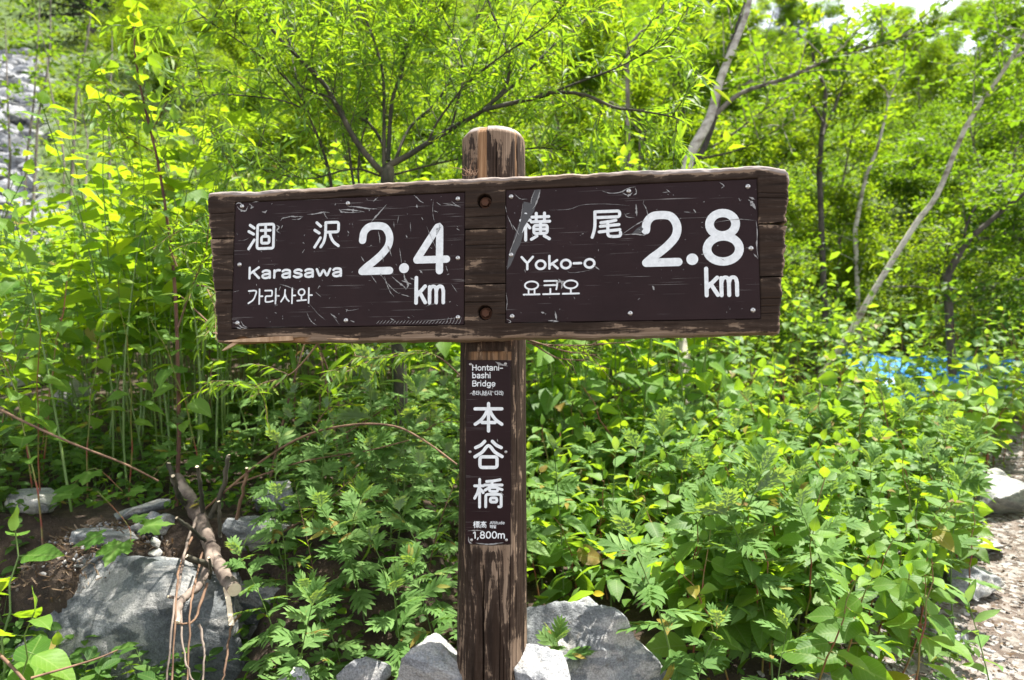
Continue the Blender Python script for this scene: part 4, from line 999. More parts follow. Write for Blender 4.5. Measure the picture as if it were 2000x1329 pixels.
# bolts in their holes
def hexbolt():
    n = 6; v = []; prof = [(0.0098, 0.012), (0.0098, 0.005), (0.0086, 0.004)]
    for r_, y in prof:
        for a in range(n): v.append((r_ * math.cos(math.pi * 2 * a / n + .3), y, r_ * math.sin(math.pi * 2 * a / n + .3)))
    f = [[i * n + a, i * n + (a + 1) % n, (i + 1) * n + (a + 1) % n, (i + 1) * n + a] for i in range(2) for a in range(n)] + [[12 + a for a in range(n)]]
    w = []
    m = 20
    for r_, y in ((0.0135, 0.0215), (0.0135, 0.012), (0.0, 0.0119)):
        for a in range(m): w.append((r_ * math.cos(math.pi * 2 * a / m), y, r_ * math.sin(math.pi * 2 * a / m)))
    fw = [[i * m + a, i * m + (a + 1) % m, (i + 1) * m + (a + 1) % m, (i + 1) * m + a] for i in range(2) for a in range(m)]
    return merge([Geo(v, f), Geo(w, fw)]).mesh('bolt', False)
HB = hexbolt(); HB.materials.append(MAT['rust'])
for k, (u, v_) in enumerate(bolts):
    o = obj('bolt', HB, None, brd); o.location = (u, 0.004, v_); o.rotation_euler = (0, 0.4 + k * 0.5, 0)

# ---- the post
PC = np.array([P(963, 600, 1.63)[0], 1.63])
PR = 0.0795
ztop = P(963, 241, 1.58)[2]
zbot = 0.05
def post_uv(px, py):      # on the plane of the post plate
    d = ray(px, py); t = (PC[1] - PR + 0.010) / d[1]; p = np.array([0, 0, EYE]) + d * t
    return p[0] - PC[0], p[2]
PL = (post_uv(910, 704), post_uv(997, 704), post_uv(910, 1063), post_uv(997, 1063))
PRC = rect_of(PL)
def build_post():
    nth, nz_ = 420, 560
    th = np.linspace(-math.pi, math.pi, nth, endpoint=False)
    # finer steps on the camera side (theta = 0 faces the camera)
    th = th - 0.42 * np.sin(th)
    zs = np.concatenate([np.linspace(zbot, 0.45, 30, endpoint=False), np.linspace(0.45, ztop - 0.03, nz_), np.linspace(ztop - 0.0285, ztop - 0.012, 10)])
    zs = np.sort(np.concatenate([zs, [PRC[2] - .002, PRC[2] - .0022]]))
    T, Z = np.meshgrid(th, zs, indexing='ij')
    r = PR * (1 + 0.05 * (0.9 - Z) * 0.9)
    r = r * (1 - 0.02 * np.cos(4 * T) * 0.3)
    X = np.sin(T) * 9
    r = r + 0.0010 * fbm(X * 9 + 3, Z * 3, 4) + 0.0028 * fbm(np.sin(T) * 3 + 7, np.cos(T) * 3 + Z * 1.2, 3)
    topd = ztop - Z
    groove = np.zeros_like(r)
    for c, zl, zh, w, dep in ((-0.22, 0.35, 0.83, 0.020, 0.010), (0.22, 0.5, 0.83, 0.009, 0.005), (0.55, 0.45, 0.9, 0.010, 0.004), (0.12, 1.50, 1.8, 0.012, 0.006), (-0.75, 1.45, 1.8, 0.014, 0.006), (0.85, 1.2, 1.8, 0.01, 0.005), (-1.0, 0.4, 1.3, 0.010, 0.005), (0.36, 0.4, 0.66, 0.007, 0.003), (-0.5, 0.3, 0.62, 0.008, 0.004), (0.45, 1.5, 1.72, 0.006, 0.003), (-0.05, 0.48, 0.6, 0.006, 0.003), (0.02, 1.6, 1.8, 0.006, 0.003), (1.1, 0.3, 1.0, 0.008, 0.004), (0.75, 0.7, 1.25, 0.006, 0.003)):
        cc = c + 0.06 * fbm(Z * 5 + c * 9, Z * 0, 3) + (0.05 * np.clip(0.7 - Z, 0, 1) if c == -0.22 else 0)
        k = np.exp(-((T - cc) / w) ** 2) * sm(zl, zl + 0.03, Z) * sm(zh, zh - 0.03, Z)
        r = r - dep * k; groove = np.maximum(groove, np.clip(k * 1.1, 0, 1))
    # chamfered crown
    chx = np.clip(1 - topd / 0.030, 0, 1)
    r = r * (1 - 0.34 * chx ** 1.6)
    raw = np.zeros_like(r)
    # split-out strip of raw wood on the crown, left of centre
    st = sm(-0.50, -0.46, T) * sm(-0.17, -0.20, T) * sm(1.40, 1.42, Z)
    raw = np.maximum(raw, st); r = r - 0.006 * st
    st2 = sm(0.74, 0.76, T) * sm(0.84, 0.82, T) * sm(1.47, 1.50, Z); raw = np.maximum(raw, st2 * .8); r = r - 0.002 * st2
    x = r * np.sin(T); y = -r * np.cos(T)
    # the pocket of the narrow plate, open upwards to the signboard
    yp = -(PR - 0.0125)
    inp = (x > PRC[0] - 0.0025) & (x < PRC[1] + 0.0025) & (np.cos(T) > 0) & (Z > PRC[2] - 0.0021) & (Z < 1.30)
    y = np.where(inp, np.maximum(y, yp + 0.0008 * fbm(x * 300, Z * 6, 3)), y)
    up = inp & (Z > PRC[3] + 0.001)
    raw = np.where(up, np.clip(0.9 * (0.6 + 1.2 * vn(x * 260, Z * 5)), 0, 1) * sm(PRC[0], PRC[0] + 0.02, x), raw)
    groove = np.where(inp & ~up, 0.6, groove)
    wear_sun = 0.9 * sm(0.022, 0.0, topd - 0.010) + 0.4 * sm(0.06, 0.0, topd - 0.02) + 0.35 * sm(0.02, 0, PRC[2] - Z) * sm(-0.03, 0, PRC[2] - Z) * (np.abs(x) < 0.05) + 0.30 * sm(1.0, 0.55, Z) * (0.7 + vn(T * 3, Z * 5)) + 0.12 * sm(1.35, 1.5, Z)
    v = np.stack([x, y, Z], -1).reshape(-1, 3)
    nn = len(zs); idx = np.arange(nth * nn).reshape(nth, nn); i2 = np.roll(idx, -1, 0)
    q = np.stack([idx[:, :-1], i2[:, :-1], i2[:, 1:], idx[:, 1:]], -1).reshape(-1, 4)
    # crown top: concentric rings
    ring = idx[:, -1]; V = [v]; off = len(v); cnt = []; loops = [q.ravel()]; counts = [np.full(len(q), 4)]
    prev = ring; base = v[ring]
    extra = {'wear_sun': [wear_sun.reshape(-1)], 'raw': [raw.reshape(-1)], 'groove': [groove.reshape(-1)]}
    for k in range(1, 13):
        s = 1 - k / 12.5
        p = base.copy(); p[:, 0] *= s; p[:, 1] *= s
        p[:, 2] = (ztop - 0.012) + 0.012 * (1 - s ** 2) + 0.0016 * vn(p[:, 0] * 260, p[:, 1] * 260)
        V.append(p); cur = off + np.arange(nth); off += nth
        loops.append(np.stack([prev, np.roll(prev, -1), np.roll(cur, -1), cur], -1).ravel()); counts.append(np.full(nth, 4)); prev = cur
        extra['wear_sun'].append(np.full(nth, 1.1)); extra['raw'].append(np.zeros(nth)); extra['groove'].append(np.zeros(nth))  # crown top paled in colour, for grey weathering and the sun on it
    loops.append(prev); counts.append([nth]); 
    me = mesh_np('post', np.concatenate(V), np.concatenate(loops), np.concatenate(counts))
    for nm, a in extra.items():
        at = me.attributes.new(nm, 'FLOAT', 'POINT'); at.data.foreach_set('value', np.concatenate(a).astype(np.float32))
    o = obj('post', me, MAT['post'], sign); o.location = Vector((PC[0], PC[1], 0)) - sign.location
    return o
post = build_post()
npl = obj('name_plate', plate_geo(PRC, -(PR - 0.0095), -(PR - 0.0125)).mesh('name_plate', False), MAT['plate'], sign)
npl.location = post.location; npl['label'] = 'narrow brown plate reading Hontani-bashi Bridge'
for q in [(919, 712), (987, 711), (918, 883), (988, 883), (921, 1055), (989, 1055)]:
    u, v_ = post_uv(*q); s = obj('screw', SCREW, None, npl); s.location = (u, -(PR - 0.0095), v_); s.scale = (0.8,) * 3
L2 = Lettering(post_uv, -(PR - 0.0095) - 0.0003); L2.k = 1.56 / F
put(L2.word('Hontani-', (922, 713, 982, 724), 1.9), 'lettering', npl)
put(L2.word('bashi', (922, 728, 958, 739), 1.9), 'lettering', npl)
put(L2.word('Bridge', (922, 744, 967, 755), 1.9), 'lettering', npl)
put(L2.hangul(['hon', 'ta', 'ni', 'ba', 'si', '(', 'da', 'ri', ')'], (922, 763.5, 988, 772), 0.95), 'lettering', npl, 'small white Korean letters')
put(L2.glyph(KJ['hon'], (925.3, 787, 983, 843.8), 6.4, '', 0), 'kanji_character', npl)
put(L2.glyph(KJ['tani'], (925.3, 859.6, 983, 915.6), 6.4, '', 0), 'kanji_character', npl)
put(L2.glyph(KJ['bashi'], (925.3, 935, 982.3, 992.3), 5.4, '', 0), 'kanji_character', npl)
put(L2.glyph(KJ['hyo'], (924.4, 1018.5, 937.2, 1031.4), 1.35, '', 0), 'kanji_character', npl)
put(L2.glyph(KJ['daka'], (938, 1018.5, 950.3, 1031.4), 1.35, '', 0), 'kanji_character', npl)
put(L2.word('Altitude', (956.7, 1018, 985.2, 1024.2), 0.85), 'lettering', npl)
put(L2.hangul(['hae', 'bal'], (956.7, 1025.6, 969.5, 1032), 0.8), 'lettering', npl, 'two tiny Korean letters')
put(L2.word('1,800m', (923.7, 1038.5, 986.5, 1052), 2.3), 'lettering', npl)
def c4(l): return [(880 + x / 3.088, 660 + y / 3.091) for x, y in l]
pm = [([(105, 1165), (160, 1162), (200, 1166)], 2), ([(108, 1200), (112, 1230), (130, 1242)], 2.6), ([(150, 1238), (230, 1246), (320, 1236)], 2.6), ([(270, 145), (300, 160), (345, 172)], 3.4), ([(230, 320), (265, 330)], 2.6), ([(180, 350), (230, 345)], 1.6), ([(300, 930), (320, 950)], 2), ([(115, 340), (135, 330)], 2), ([(250, 310), (258, 295)], 1.6), ([(282, 610), (285, 630)], 1.4)]
sl = obj('scratches', slivers(post_uv, [(c4(p), w) for p, w in pm], -(PR - 0.0095) - 0.0012).mesh('scratches', False), MAT['scratch'], npl); sl['kind'] = 'stuff'
# wisp of dry bark lodged behind the board
tw_l = []
for k in range(16):
    a = P(921 + rng.normal() * 4, 343, 1.535); b = a + np.array([rng.normal() * 0.012, rng.normal() * 0.004, abs(rng.normal()) * 0.014 + 0.003])
    tw_l.append((np.array([a, (a + b) / 2 + rng.normal(size=3) * 0.003, b]), [0.0012, 0.0010, 0.0006]))
o = obj('dry_twigs', tubes(tw_l, 4).mesh('dry_twigs'), MAT['twig']); tag(o, 'tuft of dry twigs lodged on the signboard before the post crown', 'twigs')

# ------------------------------------------------------------------ leaves
def leaf_geo(L=1.0, W=0.6, rows=6, cols=4, prof='ovate', fold=0.18, curl=0.25, wave=0.02, seed=0, petiole=0.0):
    r = np.random.default_rng(seed)
    t = np.linspace(0, 1, rows + 1)
    if prof == 'ovate':      # broad, blunt base, drawn out tip
        w = np.interp(t, [0, .06, .18, .35, .55, .75, .88, 1], [.30, .72, .97, 1, .86, .52, .24, 0])
    elif prof == 'lance': w = np.sin(np.pi * t ** 0.85) ** 0.8 * (1 - 0.15 * t); w[0] = .12; w[-1] = 0
    elif prof == 'narrow': w = np.interp(t, [0, .12, .35, .6, .85, 1], [.15, .7, 1, .92, .5, 0])
    else: w = np.interp(t, [0, .1, .3, .55, .8, 1], [.2, .65, .95, 1, .7, .05])
    v = []; uv = []; u = np.linspace(-1, 1, cols + 1)
    bend = r.uniform(-0.06, 0.06)
    for i, tt in enumerate(t):
        for uu in u:
            x = uu * w[i] * W / 2 + bend * math.sin(tt * math.pi)
            z = -curl * tt ** 2 * L + fold * abs(uu) * w[i] * W * 0.5 + wave * math.sin(tt * 11 + uu * 3 + seed) * abs(uu)
            v.append((x, petiole + tt * L * (1 - 0.25 * curl * tt), z)); uv.append((0.5 + uu / 2 * max(w[i], .15), tt))
    f = []; c = cols + 1
    for i in range(rows):
        for j in range(cols):
            f.append([i * c + j, i * c + j + 1, (i + 1) * c + j + 1, (i + 1) * c + j])
    return Geo(v, f, uv)
def lobed_leaf(seed=0, pairs=4, narrow=0.13, L=1.0):
    """deeply cut leaf: toothed lobes along a midrib"""
    r = np.random.default_rng(seed); gs = []
    def lobe(base, ang, ln, w, z):
        g = leaf_geo(ln, w, 4, 2, 'narrow', 0.25, 0.15, 0.01, seed)
        c, s = math.cos(ang), math.sin(ang); v = g.v.copy()
        g.v = np.stack([v[:, 0] * c + v[:, 1] * s, -v[:, 0] * s + v[:, 1] * c, v[:, 2]], -1) + [0, base, z]
        return g
    gs.append(leaf_geo(L, 0.17, 6, 2, 'narrow', 0.2, 0.2, 0.01, seed))
    for k in range(pairs):
        b = 0.14 + 0.62 * k / pairs; ln = L * (0.50 - 0.09 * abs(k - 1.2)) * r.uniform(.9, 1.1)
        for sd in (-1, 1):
            gs.append(lobe(b * L, sd * R(48 - 5 * k + r.uniform(-5, 5)), ln, narrow, -0.2 * b * b * L + 0.002 * (k + 1)))
            if k < 3: gs.append(lobe(b * L + 0.10, sd * R(66 + r.uniform(-6, 6)), ln * 0.55, narrow * 0.7, -0.2 * b * b * L - 0.003 * (k + 1)))
    return merge(gs)
def palm_leaf(seed=0, lobes=5):
    """vine / maple like leaf with pointed lobes and teeth"""
    r = np.random.default_rng(seed); n = 60; v = [(0, 0.42, 0.0)]; uv = [(.5, .4)]; f = []
    for i in range(n):
        a = -math.pi + 2 * math.pi * i / n
        d = 0.36
        for k in range(lobes):
            c = (k - (lobes - 1) / 2) * R(62); h = 0.62 - 0.10 * abs(k - (lobes - 1) / 2)
            d = max(d, h * max(0, 1 - abs(a - c) / R(40)) ** 0.55)
        d += 0.035 * (1 if i % 3 == 0 else -0.5)
        if abs(a) > R(155): d = 0.2
        v.append((d * math.sin(a), 0.42 + d * math.cos(a), -0.25 * d * d + 0.03 * math.sin(a * 5 + seed))); uv.append((.5 + .5 * d * math.sin(a), .4 + d * math.cos(a) * .5))
    for i in range(n): f.append([0, 1 + (i + 1) % n, 1 + i])
    # a ring halfway, for smooth shading
    return Geo(v, f, uv)
LF = {}
LF['knot'] = [leaf_geo(1, .72, 7, 4, 'ovate', .22, c, .03, i) for i, c in enumerate((.12, .25, .4, .3, .18))]
LF['lance'] = [leaf_geo(1, .34, 6, 2, 'lance', .3, c, .02, i) for i, c in enumerate((.15, .35, .5, .25))]
LF['willow'] = [leaf_geo(1, .155, 5, 2, 'narrow', .35, c, .01, i) for i, c in enumerate((.1, .35, .6, .25))]
LF['herb'] = [leaf_geo(1, .55, 4, 2, 'oval', .25, c, .02, i) for i, c in enumerate((.1, .25, .3))]
LF['mug'] = [lobed_leaf(i) for i in range(4)]
LF['palm'] = [palm_leaf(i) for i in range(3)]
# cheap far versions
FAR_K = [leaf_geo(1, .68, 2, 2, 'ovate', .2, c, .0, i) for i, c in enumerate((.15, .35))]
FAR_T = [Geo([(0, 0, 0), (.32, .45, .06), (0, 1, -.08), (-.32, .45, .06)], [[0, 1, 2], [0, 2, 3]], [(.5, 0), (1, .5), (.5, 1), (0, .5)]),
         Geo([(0, 0, 0), (.25, .5, .08), (0, 1, -.2), (-.28, .4, .02)], [[0, 1, 2], [0, 2, 3]], [(.5, 0), (1, .5), (.5, 1), (0, .5)])]
FAR_W = [leaf_geo(1, .15, 2, 2, 'narrow', .3, c, .0, i) for i, c in enumerate((.1, .4))]
LM = {}
for k, mname in (('knot', 'knot'), ('lance', 'herb'), ('willow', 'willow'), ('herb', 'herb'), ('mug', 'mug'), ('palm', 'lobed')):
    LM[k] = [g.mesh('leaf') for g in LF[k]]
    for m in LM[k]: m.materials.append(MAT[mname])
LM['knot_y'] = [g.mesh('leaf') for g in LF['knot']]
for m in LM['knot_y']: m.materials.append(MAT['knot_y'])
LF['knot_y'] = LF['knot']
LM['big'] = [leaf_geo(1, .6, 10, 4, 'ovate', .18, c, .03, i).mesh('leaf') for i, c in enumerate((.1, .3))]
for m in LM['big']: m.materials.append(MAT['knot'])
LM['lance_m'] = [g.mesh('leaf') for g in LF['lance']]
for m in LM['lance_m']: m.materials.append(MAT['mug'])

# ---- plant plans: a stem polyline and a list of leaf matrices (species key, variant, matrix)
def plan_knot(r, h, n=12, ls=0.11, lean=0.15, bare=0.25):
    a = r.uniform(0, 6.28); pts = []; m = 9
    for i in range(m):
        t = i / (m - 1)
        pts.append((lean * h * t * t * math.cos(a) + 0.008 * (-1) ** i * t, lean * h * t * t * math.sin(a) + 0.008 * r.normal() * t, h * t * (1 - 0.1 * lean * t)))
    pts = np.array(pts); P0 = r.uniform(0, 3.14); L = []; tw = []
    for k in range(n):
        t = bare + (1 - bare) * (k + 0.6) / n
        p = np.array([np.interp(t * (m - 1), range(m), pts[:, j]) for j in range(3)])
        az = P0 + math.pi * k + r.normal() * 0.55
        s = ls * (1.05 - 0.55 * max(0, t - 0.55) / 0.45) * r.uniform(.7, 1.15)
        el = r.normal() * 0.20 + (0.22 if t > .85 else -0.12)
        d = np.array([math.cos(az) * math.cos(el), math.sin(az) * math.cos(el), math.sin(el)])
        q = p + d * s * 0.18
        tw.append((np.array([p, q]), [0.0014, 0.0010]))
        up = np.array([0, 0, 1]) + r.normal(size=3) * 0.33
        L.append((int(r.integers(0, 5)), frames(q, d, up, s)[0]))
    L.append((0, frames(pts[-1], [0.2 * math.cos(P0), 0.2 * math.sin(P0), 1], [1, 0.2, 0], ls * 0.4)[0]))
    return [(pts, np.linspace(0.0042, 0.0016, m))] + tw, L
def plan_mug(r, h, n=9, ls=0.085, key_n=4):
    a = r.uniform(0, 6.28); m = 7; t = np.linspace(0, 1, m); lean = r.uniform(.05, .3)
    pts = np.stack([lean * h * t ** 2 * math.cos(a), lean * h * t ** 2 * math.sin(a), h * t], -1); L = []
    for k in range(n):
        tt = 0.2 + 0.8 * (k + .5) / n
        p = np.array([np.interp(tt * (m - 1), range(m), pts[:, j]) for j in range(3)])
        az = k * 2.4 + r.normal() * 0.3; el = 0.05 + 0.75 * tt ** 4 + r.normal() * .15
        d = np.array([math.cos(az) * math.cos(el), math.sin(az) * math.cos(el), math.sin(el)])
        L.append((int(r.integers(0, key_n)), frames(p, d, np.array([0, 0, 1]) + r.normal(size=3) * .25, ls * (1.1 - .4 * tt) * r.uniform(.8, 1.15))[0]))
    for k in range(3):
        az = k * 2.1; d = [0.45 * math.cos(az), .45 * math.sin(az), 1]
        L.append((int(r.integers(0, key_n)), frames(pts[-1], d, [-math.cos(az), -math.sin(az), .3], ls * .6)[0]))
    return [(pts, np.linspace(0.0030, 0.0012, m))], L
def plan_shoot(r, h, n=26, ls=0.06, lean=0.3):
    a = r.uniform(0, 6.28); m = 8; t = np.linspace(0, 1, m)
    pts = np.stack([lean * h * t ** 1.6 * math.cos(a), lean * h * t ** 1.6 * math.sin(a), h * t], -1); L = []
    for k in range(n):
        tt = 0.12 + 0.88 * (k + .5) / n
        p = np.array([np.interp(tt * (m - 1), range(m), pts[:, j]) for j in range(3)])
        az = k * 2.4 + r.normal() * 0.4; el = 0.5 + r.normal() * .3
        d = np.array([math.cos(az) * math.cos(el), math.sin(az) * math.cos(el), math.sin(el)])
        L.append((int(r.integers(0, 4)), frames(p, d, np.array([0, 0, 1]) + r.normal(size=3) * .4, ls * r.uniform(.7, 1.15) * (1.05 - .4 * tt))[0]))
    return [(pts, np.linspace(0.0024, 0.0008, m))], L
def plan_herb(r, h, n=14, ls=0.04, key_n=3):
    L = []; st = []
    for b in range(int(r.integers(3, 6))):
        a = r.uniform(0, 6.28); sp = r.uniform(.2, .7); hh = h * r.uniform(.6, 1.1); t = np.linspace(0, 1, 5)
        pts = np.stack([sp * hh * t * math.cos(a), sp * hh * t * math.sin(a), hh * t ** .8], -1); st.append((pts, np.linspace(.0016, .0007, 5)))
        for k in range(n // 3):
            tt = .35 + .65 * (k + .5) / (n // 3)
            p = np.array([np.interp(tt * 4, range(5), pts[:, j]) for j in range(3)])
            for sd in (-1, 1):
                az = a + sd * 1.2 + r.normal() * .2; d = np.array([math.cos(az), math.sin(az), .15 + r.normal() * .2])
                L.append((int(r.integers(0, key_n)), frames(p, d, np.array([0, 0, 1]) + r.normal(size=3) * .25, ls * r.uniform(.7, 1.2))[0]))
        d = np.array([math.cos(a), math.sin(a), .2]); L.append((0, frames(pts[-1], d, [0, 0, 1], ls * 1.2)[0]))
    return st, L
def make_proto(name, plan, key, stem_mat):
    """an unlinked prototype: (name, stem mesh, [(leaf mesh, matrix)])"""
    st, L = plan
    sm_ = tubes(st, 5).mesh('stem'); sm_.materials.append(MAT[stem_mat])
    return (name, sm_, [(LM[key][v % len(LM[key])], Matrix(M.tolist())) for v, M in L])
_proto_parts = {}
def place(proto, loc, rot, s, label, cat, group=None, tilt=(0, 0)):
    name, sm_, leaves = proto
    root = empty(name, loc); root.rotation_mode = 'ZYX'; root.rotation_euler = (tilt[0], tilt[1], rot); root.scale = (s, s, s)
    tag(root, label, cat, group)
    key = id(sm_)
    if key not in _proto_parts:
        parts = [obj('stem', sm_, None, root)]
        for me, M in leaves:
            o = obj('leaf', me, None, root); o.matrix_local = M; parts.append(o)
        _proto_parts[key] = parts
    else:
        for p in _proto_parts[key]:
            c = p.copy(); c.parent = root; sc.collection.objects.link(c)
    return root

rv = np.random.default_rng(21)
PK_small = [make_proto('knotweed_plant', plan_knot(rv, .52, 10, .125, .25, .3), 'knot', 'stem_red') for _ in range(7)]
PK_tall = [make_proto('knotweed_plant', plan_knot(rv, 1.15, 15, .125, .18, .35), 'knot', 'stem_red') for _ in range(6)]
PK_y = [make_proto('knotweed_plant', plan_knot(rv, 1.3, 17, .135, .2, .45), 'knot_y', 'stem_green') for _ in range(7)]
PM = [make_proto('mugwort_plant', plan_mug(rv, .45, 12, .15), 'mug', 'stem_green') for _ in range(6)]
PL_ = [make_proto('lance_leaf_plant', plan_mug(rv, .5, 12, .12), 'lance_m', 'stem_green') for _ in range(3)]
PS = [make_proto('willow_shoot', plan_shoot(rv, .6, 30, .075, .35), 'willow', 'twig') for _ in range(5)]
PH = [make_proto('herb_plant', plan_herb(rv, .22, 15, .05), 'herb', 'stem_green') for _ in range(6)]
PB = [make_proto('broad_leaf_plant', plan_knot(rv, .5, 8, .17, .15, .3), 'big', 'stem_green') for _ in range(2)]

def masks(px, py):
    if 385 < px < 540 and py > 1060: return True
    """places where the photograph shows bare rock, path or the log"""
    if 120 < px < 440 and 985 < py < 1400: return True
    return False
taken = []
def scatter(n, region, hfun, protos, size, label, cat, group, mind=0.1, tries=60, tilt=.12, test=None, lean=.24):
    out = 0; k = 0
    while out < n and k < n * tries:
        k += 1
        x = rv.uniform(region[0], region[1]); y = rv.uniform(region[2], region[3])
        z = float(H(x, y)); px, py = proj((x, y, z))
        if px < -250 or px > 2250: continue
        if test and not test(x, y, px, py): continue
        if path_dist(x, y) < 0.20 and y < 5.0: continue
        if any((a - x) ** 2 + (b - y) ** 2 < (mind * .5 * (c + mind) / mind) ** 2 for a, b, c in taken[-600:]): continue
        s = size(x, y) * rv.uniform(.85, 1.15)
        lab = label(x, y, px) if callable(label) else label
        grp = group(x, y, px) if callable(group) else group
        place(protos[out % len(protos)], (x, y, z - 0.01), rv.uniform(0, 6.28), s, lab, cat, grp, (rv.normal() * tilt + lean, rv.normal() * tilt))
        taken.append((x, y, mind)); out += 1
    return out
def behind_post(px): return 880 < px < 1040

def spot(x, y, px):
    py = proj((x, y, float(H(x, y))))[1]
    col = 'right beside the post' if px < 1150 else 'above the banded boulder' if px < 1330 else 'right of the banded boulder' if px < 1520 else 'halfway between boulder and path' if px < 1680 else 'along the left edge of the path'
    row = 'front row ' if py > 1150 else 'second row ' if py > 1030 else 'third row ' if py > 940 else 'upper row '
    return row, col
def spotL(x, y, px):
    py = proj((x, y, float(H(x, y))))[1]
    col = 'at the far left' if px < 120 else 'above the soil heap' if px < 330 else 'behind the fallen log' if px < 480 else 'below the left plate' if px < 680 else 'below the middle of the left plate' if px < 800 else 'next to the left side of the post'
    row = 'lowest ' if py > 1150 else 'lower ' if py > 1030 else 'middle ' if py > 930 else 'upper '
    return row, col
# right bank: the near knotweed and mugwort
def rb(x, y, px, py): return px > 1010 and py > 640 and not (px > 1800 and py > 1230) and not (px < 1330 and py > 1210)
n1 = scatter(62, (0.1, 2.6, 1.95, 3.3), None, PK_small, lambda x, y: 0.90,
        lambda x, y, px: spot(x, y, px)[0] + 'knee high knotweed with broad leaves ' + spot(x, y, px)[1], 'plant',
        lambda x, y, px: spot(x, y, px)[0] + 'knotweed ' + spot(x, y, px)[1], 0.12, test=rb)
n2 = scatter(46, (0.1, 3.2, 3.0, 4.6), None, PK_small, lambda x, y: 1.15 + .15 * (y - 3),
        lambda x, y, px: spot(x, y, px)[0] + 'fresh green knotweed up the bank ' + spot(x, y, px)[1], 'plant', lambda x, y, px: spot(x, y, px)[0] + 'bank knotweed ' + spot(x, y, px)[1], 0.15, test=rb)
n3 = scatter(74, (0.1, 2.4, 1.9, 4.2), None, PM, lambda x, y: 1.12,
        lambda x, y, px: spot(x, y, px)[0] + 'feathery cut leaved mugwort ' + spot(x, y, px)[1], 'plant', lambda x, y, px: spot(x, y, px)[0] + 'mugwort ' + spot(x, y, px)[1], 0.10, test=rb)
n5 = scatter(48, (0.3, 6.5, 4.5, 8.0), None, PK_tall, lambda x, y: (1.05 if x / y < .42 else 0.75),
        lambda x, y, px: ('tall knotweed plant behind the right end of the signboard' if px < 1600 else 'knotweed plant in the thicket above the blue tarpaulin'), 'plant',
        lambda x, y, px: ('tall knotweed behind the right end of the signboard' if px < 1600 else 'knotweed above the tarpaulin'), 0.26, test=lambda x, y, px, py: px > 1000)
# left bank: tall yellow-green knotweed
n6 = scatter(72, (-5.0, -0.9, 3.1, 6.8), None, PK_y, lambda x, y: 0.98,
        lambda x, y, px: ('front ' if y < 4.2 else 'middle ' if y < 5.5 else 'rear ') + 'yellow green waist high knotweed ' + ('at the left edge' if px < 150 else 'around the reddish sapling' if px < 380 else 'behind the left end of the signboard'), 'plant',
        lambda x, y, px: ('front ' if y < 4.2 else 'middle ' if y < 5.5 else 'rear ') + 'yellow green knotweed ' + ('at the left edge' if px < 150 else 'around the reddish sapling' if px < 380 else 'behind the left end of the signboard'), 0.2, test=lambda x, y, px, py: px < 760)
n7 = scatter(26, (-1.6, 1.2, 4.2, 7.0), None, PK_y, lambda x, y: 1.0 + .05 * y,
        'tall knotweed plant with yellow green leaves behind the willow bush', 'plant', 'knotweed behind the willow bush', 0.24, test=lambda x, y, px, py: 500 < px < 1330)
n7b = scatter(16, (.1, 1.5, 3.3, 4.5), None, PK_y, lambda x, y: 1.45, lambda x, y, px: 'very tall yellow leaved knotweed whose top shows above the signboard ' + ('near the post' if px < 1200 else 'near the leaning pale trunk'), 'plant', lambda x, y, px: 'yellow knotweed tops ' + ('near the post' if px < 1200 else 'near the leaning trunk'), .2, test=lambda x, y, px, py: 1040 < px < 1400, lean=.05)
n7c = scatter(16, (-2.4, -1.3, 2.9, 3.7), None, PK_y, lambda x, y: 1.28, lambda x, y, px: 'tall broad leaved yellow green stem crowded round the reddish sapling ' + ('on its left' if px < 300 else 'on its right'), 'plant', lambda x, y, px: 'tall stems round the sapling ' + ('on its left' if px < 300 else 'on its right'), .14, test=lambda x, y, px, py: 190 < px < 440, lean=.05)
n7d = scatter(14, (-2.6, -.5, 2.9, 3.8), None, PS, lambda x, y: 2.3, lambda x, y, px: 'tall willow shoot with long narrow leaves ' + ('near the reddish sapling' if px < 400 else 'behind the top of the left plate'), 'shoot', lambda x, y, px: 'tall willow shoots ' + ('near the reddish sapling' if px < 400 else 'behind the left plate'), .2, test=lambda x, y, px, py: 260 < px < 700, lean=.05)
n8 = scatter(16, (-2.6, -1.0, 2.4, 3.3), None, PK_tall, lambda x, y: 0.78,
        lambda x, y, px: spotL(x, y, px)[0] + 'dark green knotweed with bare lower stem ' + spotL(x, y, px)[1], 'plant', lambda x, y, px: spotL(x, y, px)[0] + 'dark knotweed ' + spotL(x, y, px)[1], 0.16, test=lambda x, y, px, py: px < 400 and not masks(px, py))
# shaded understorey under the left half of the board
sh = lambda x, y, px, py: 330 < px < 1000 and not masks(px, py) and not (440 < px < 600 and 960 < py < 1100)
n9 = scatter(66, (-1.6, 0.1, 1.9, 3.8), None, PM, lambda x, y: 0.80, lambda x, y, px: spotL(x, y, px)[0] + 'shaded cut leaved mugwort plant ' + spotL(x, y, px)[1], 'plant', lambda x, y, px: spotL(x, y, px)[0] + 'mugwort ' + spotL(x, y, px)[1], 0.12, test=sh)
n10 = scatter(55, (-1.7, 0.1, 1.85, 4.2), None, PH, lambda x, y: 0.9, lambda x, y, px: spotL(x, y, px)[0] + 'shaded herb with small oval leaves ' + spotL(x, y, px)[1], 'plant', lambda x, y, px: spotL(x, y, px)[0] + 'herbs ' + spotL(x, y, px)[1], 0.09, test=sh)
n11 = scatter(30, (-1.5, 0.0, 2.0, 3.2), None, PS, lambda x, y: 0.85, lambda x, y, px: spotL(x, y, px)[0] + 'thin willow shoot with narrow leaves ' + spotL(x, y, px)[1], 'shoot', lambda x, y, px: spotL(x, y, px)[0] + 'willow shoots ' + spotL(x, y, px)[1], 0.12, test=sh)
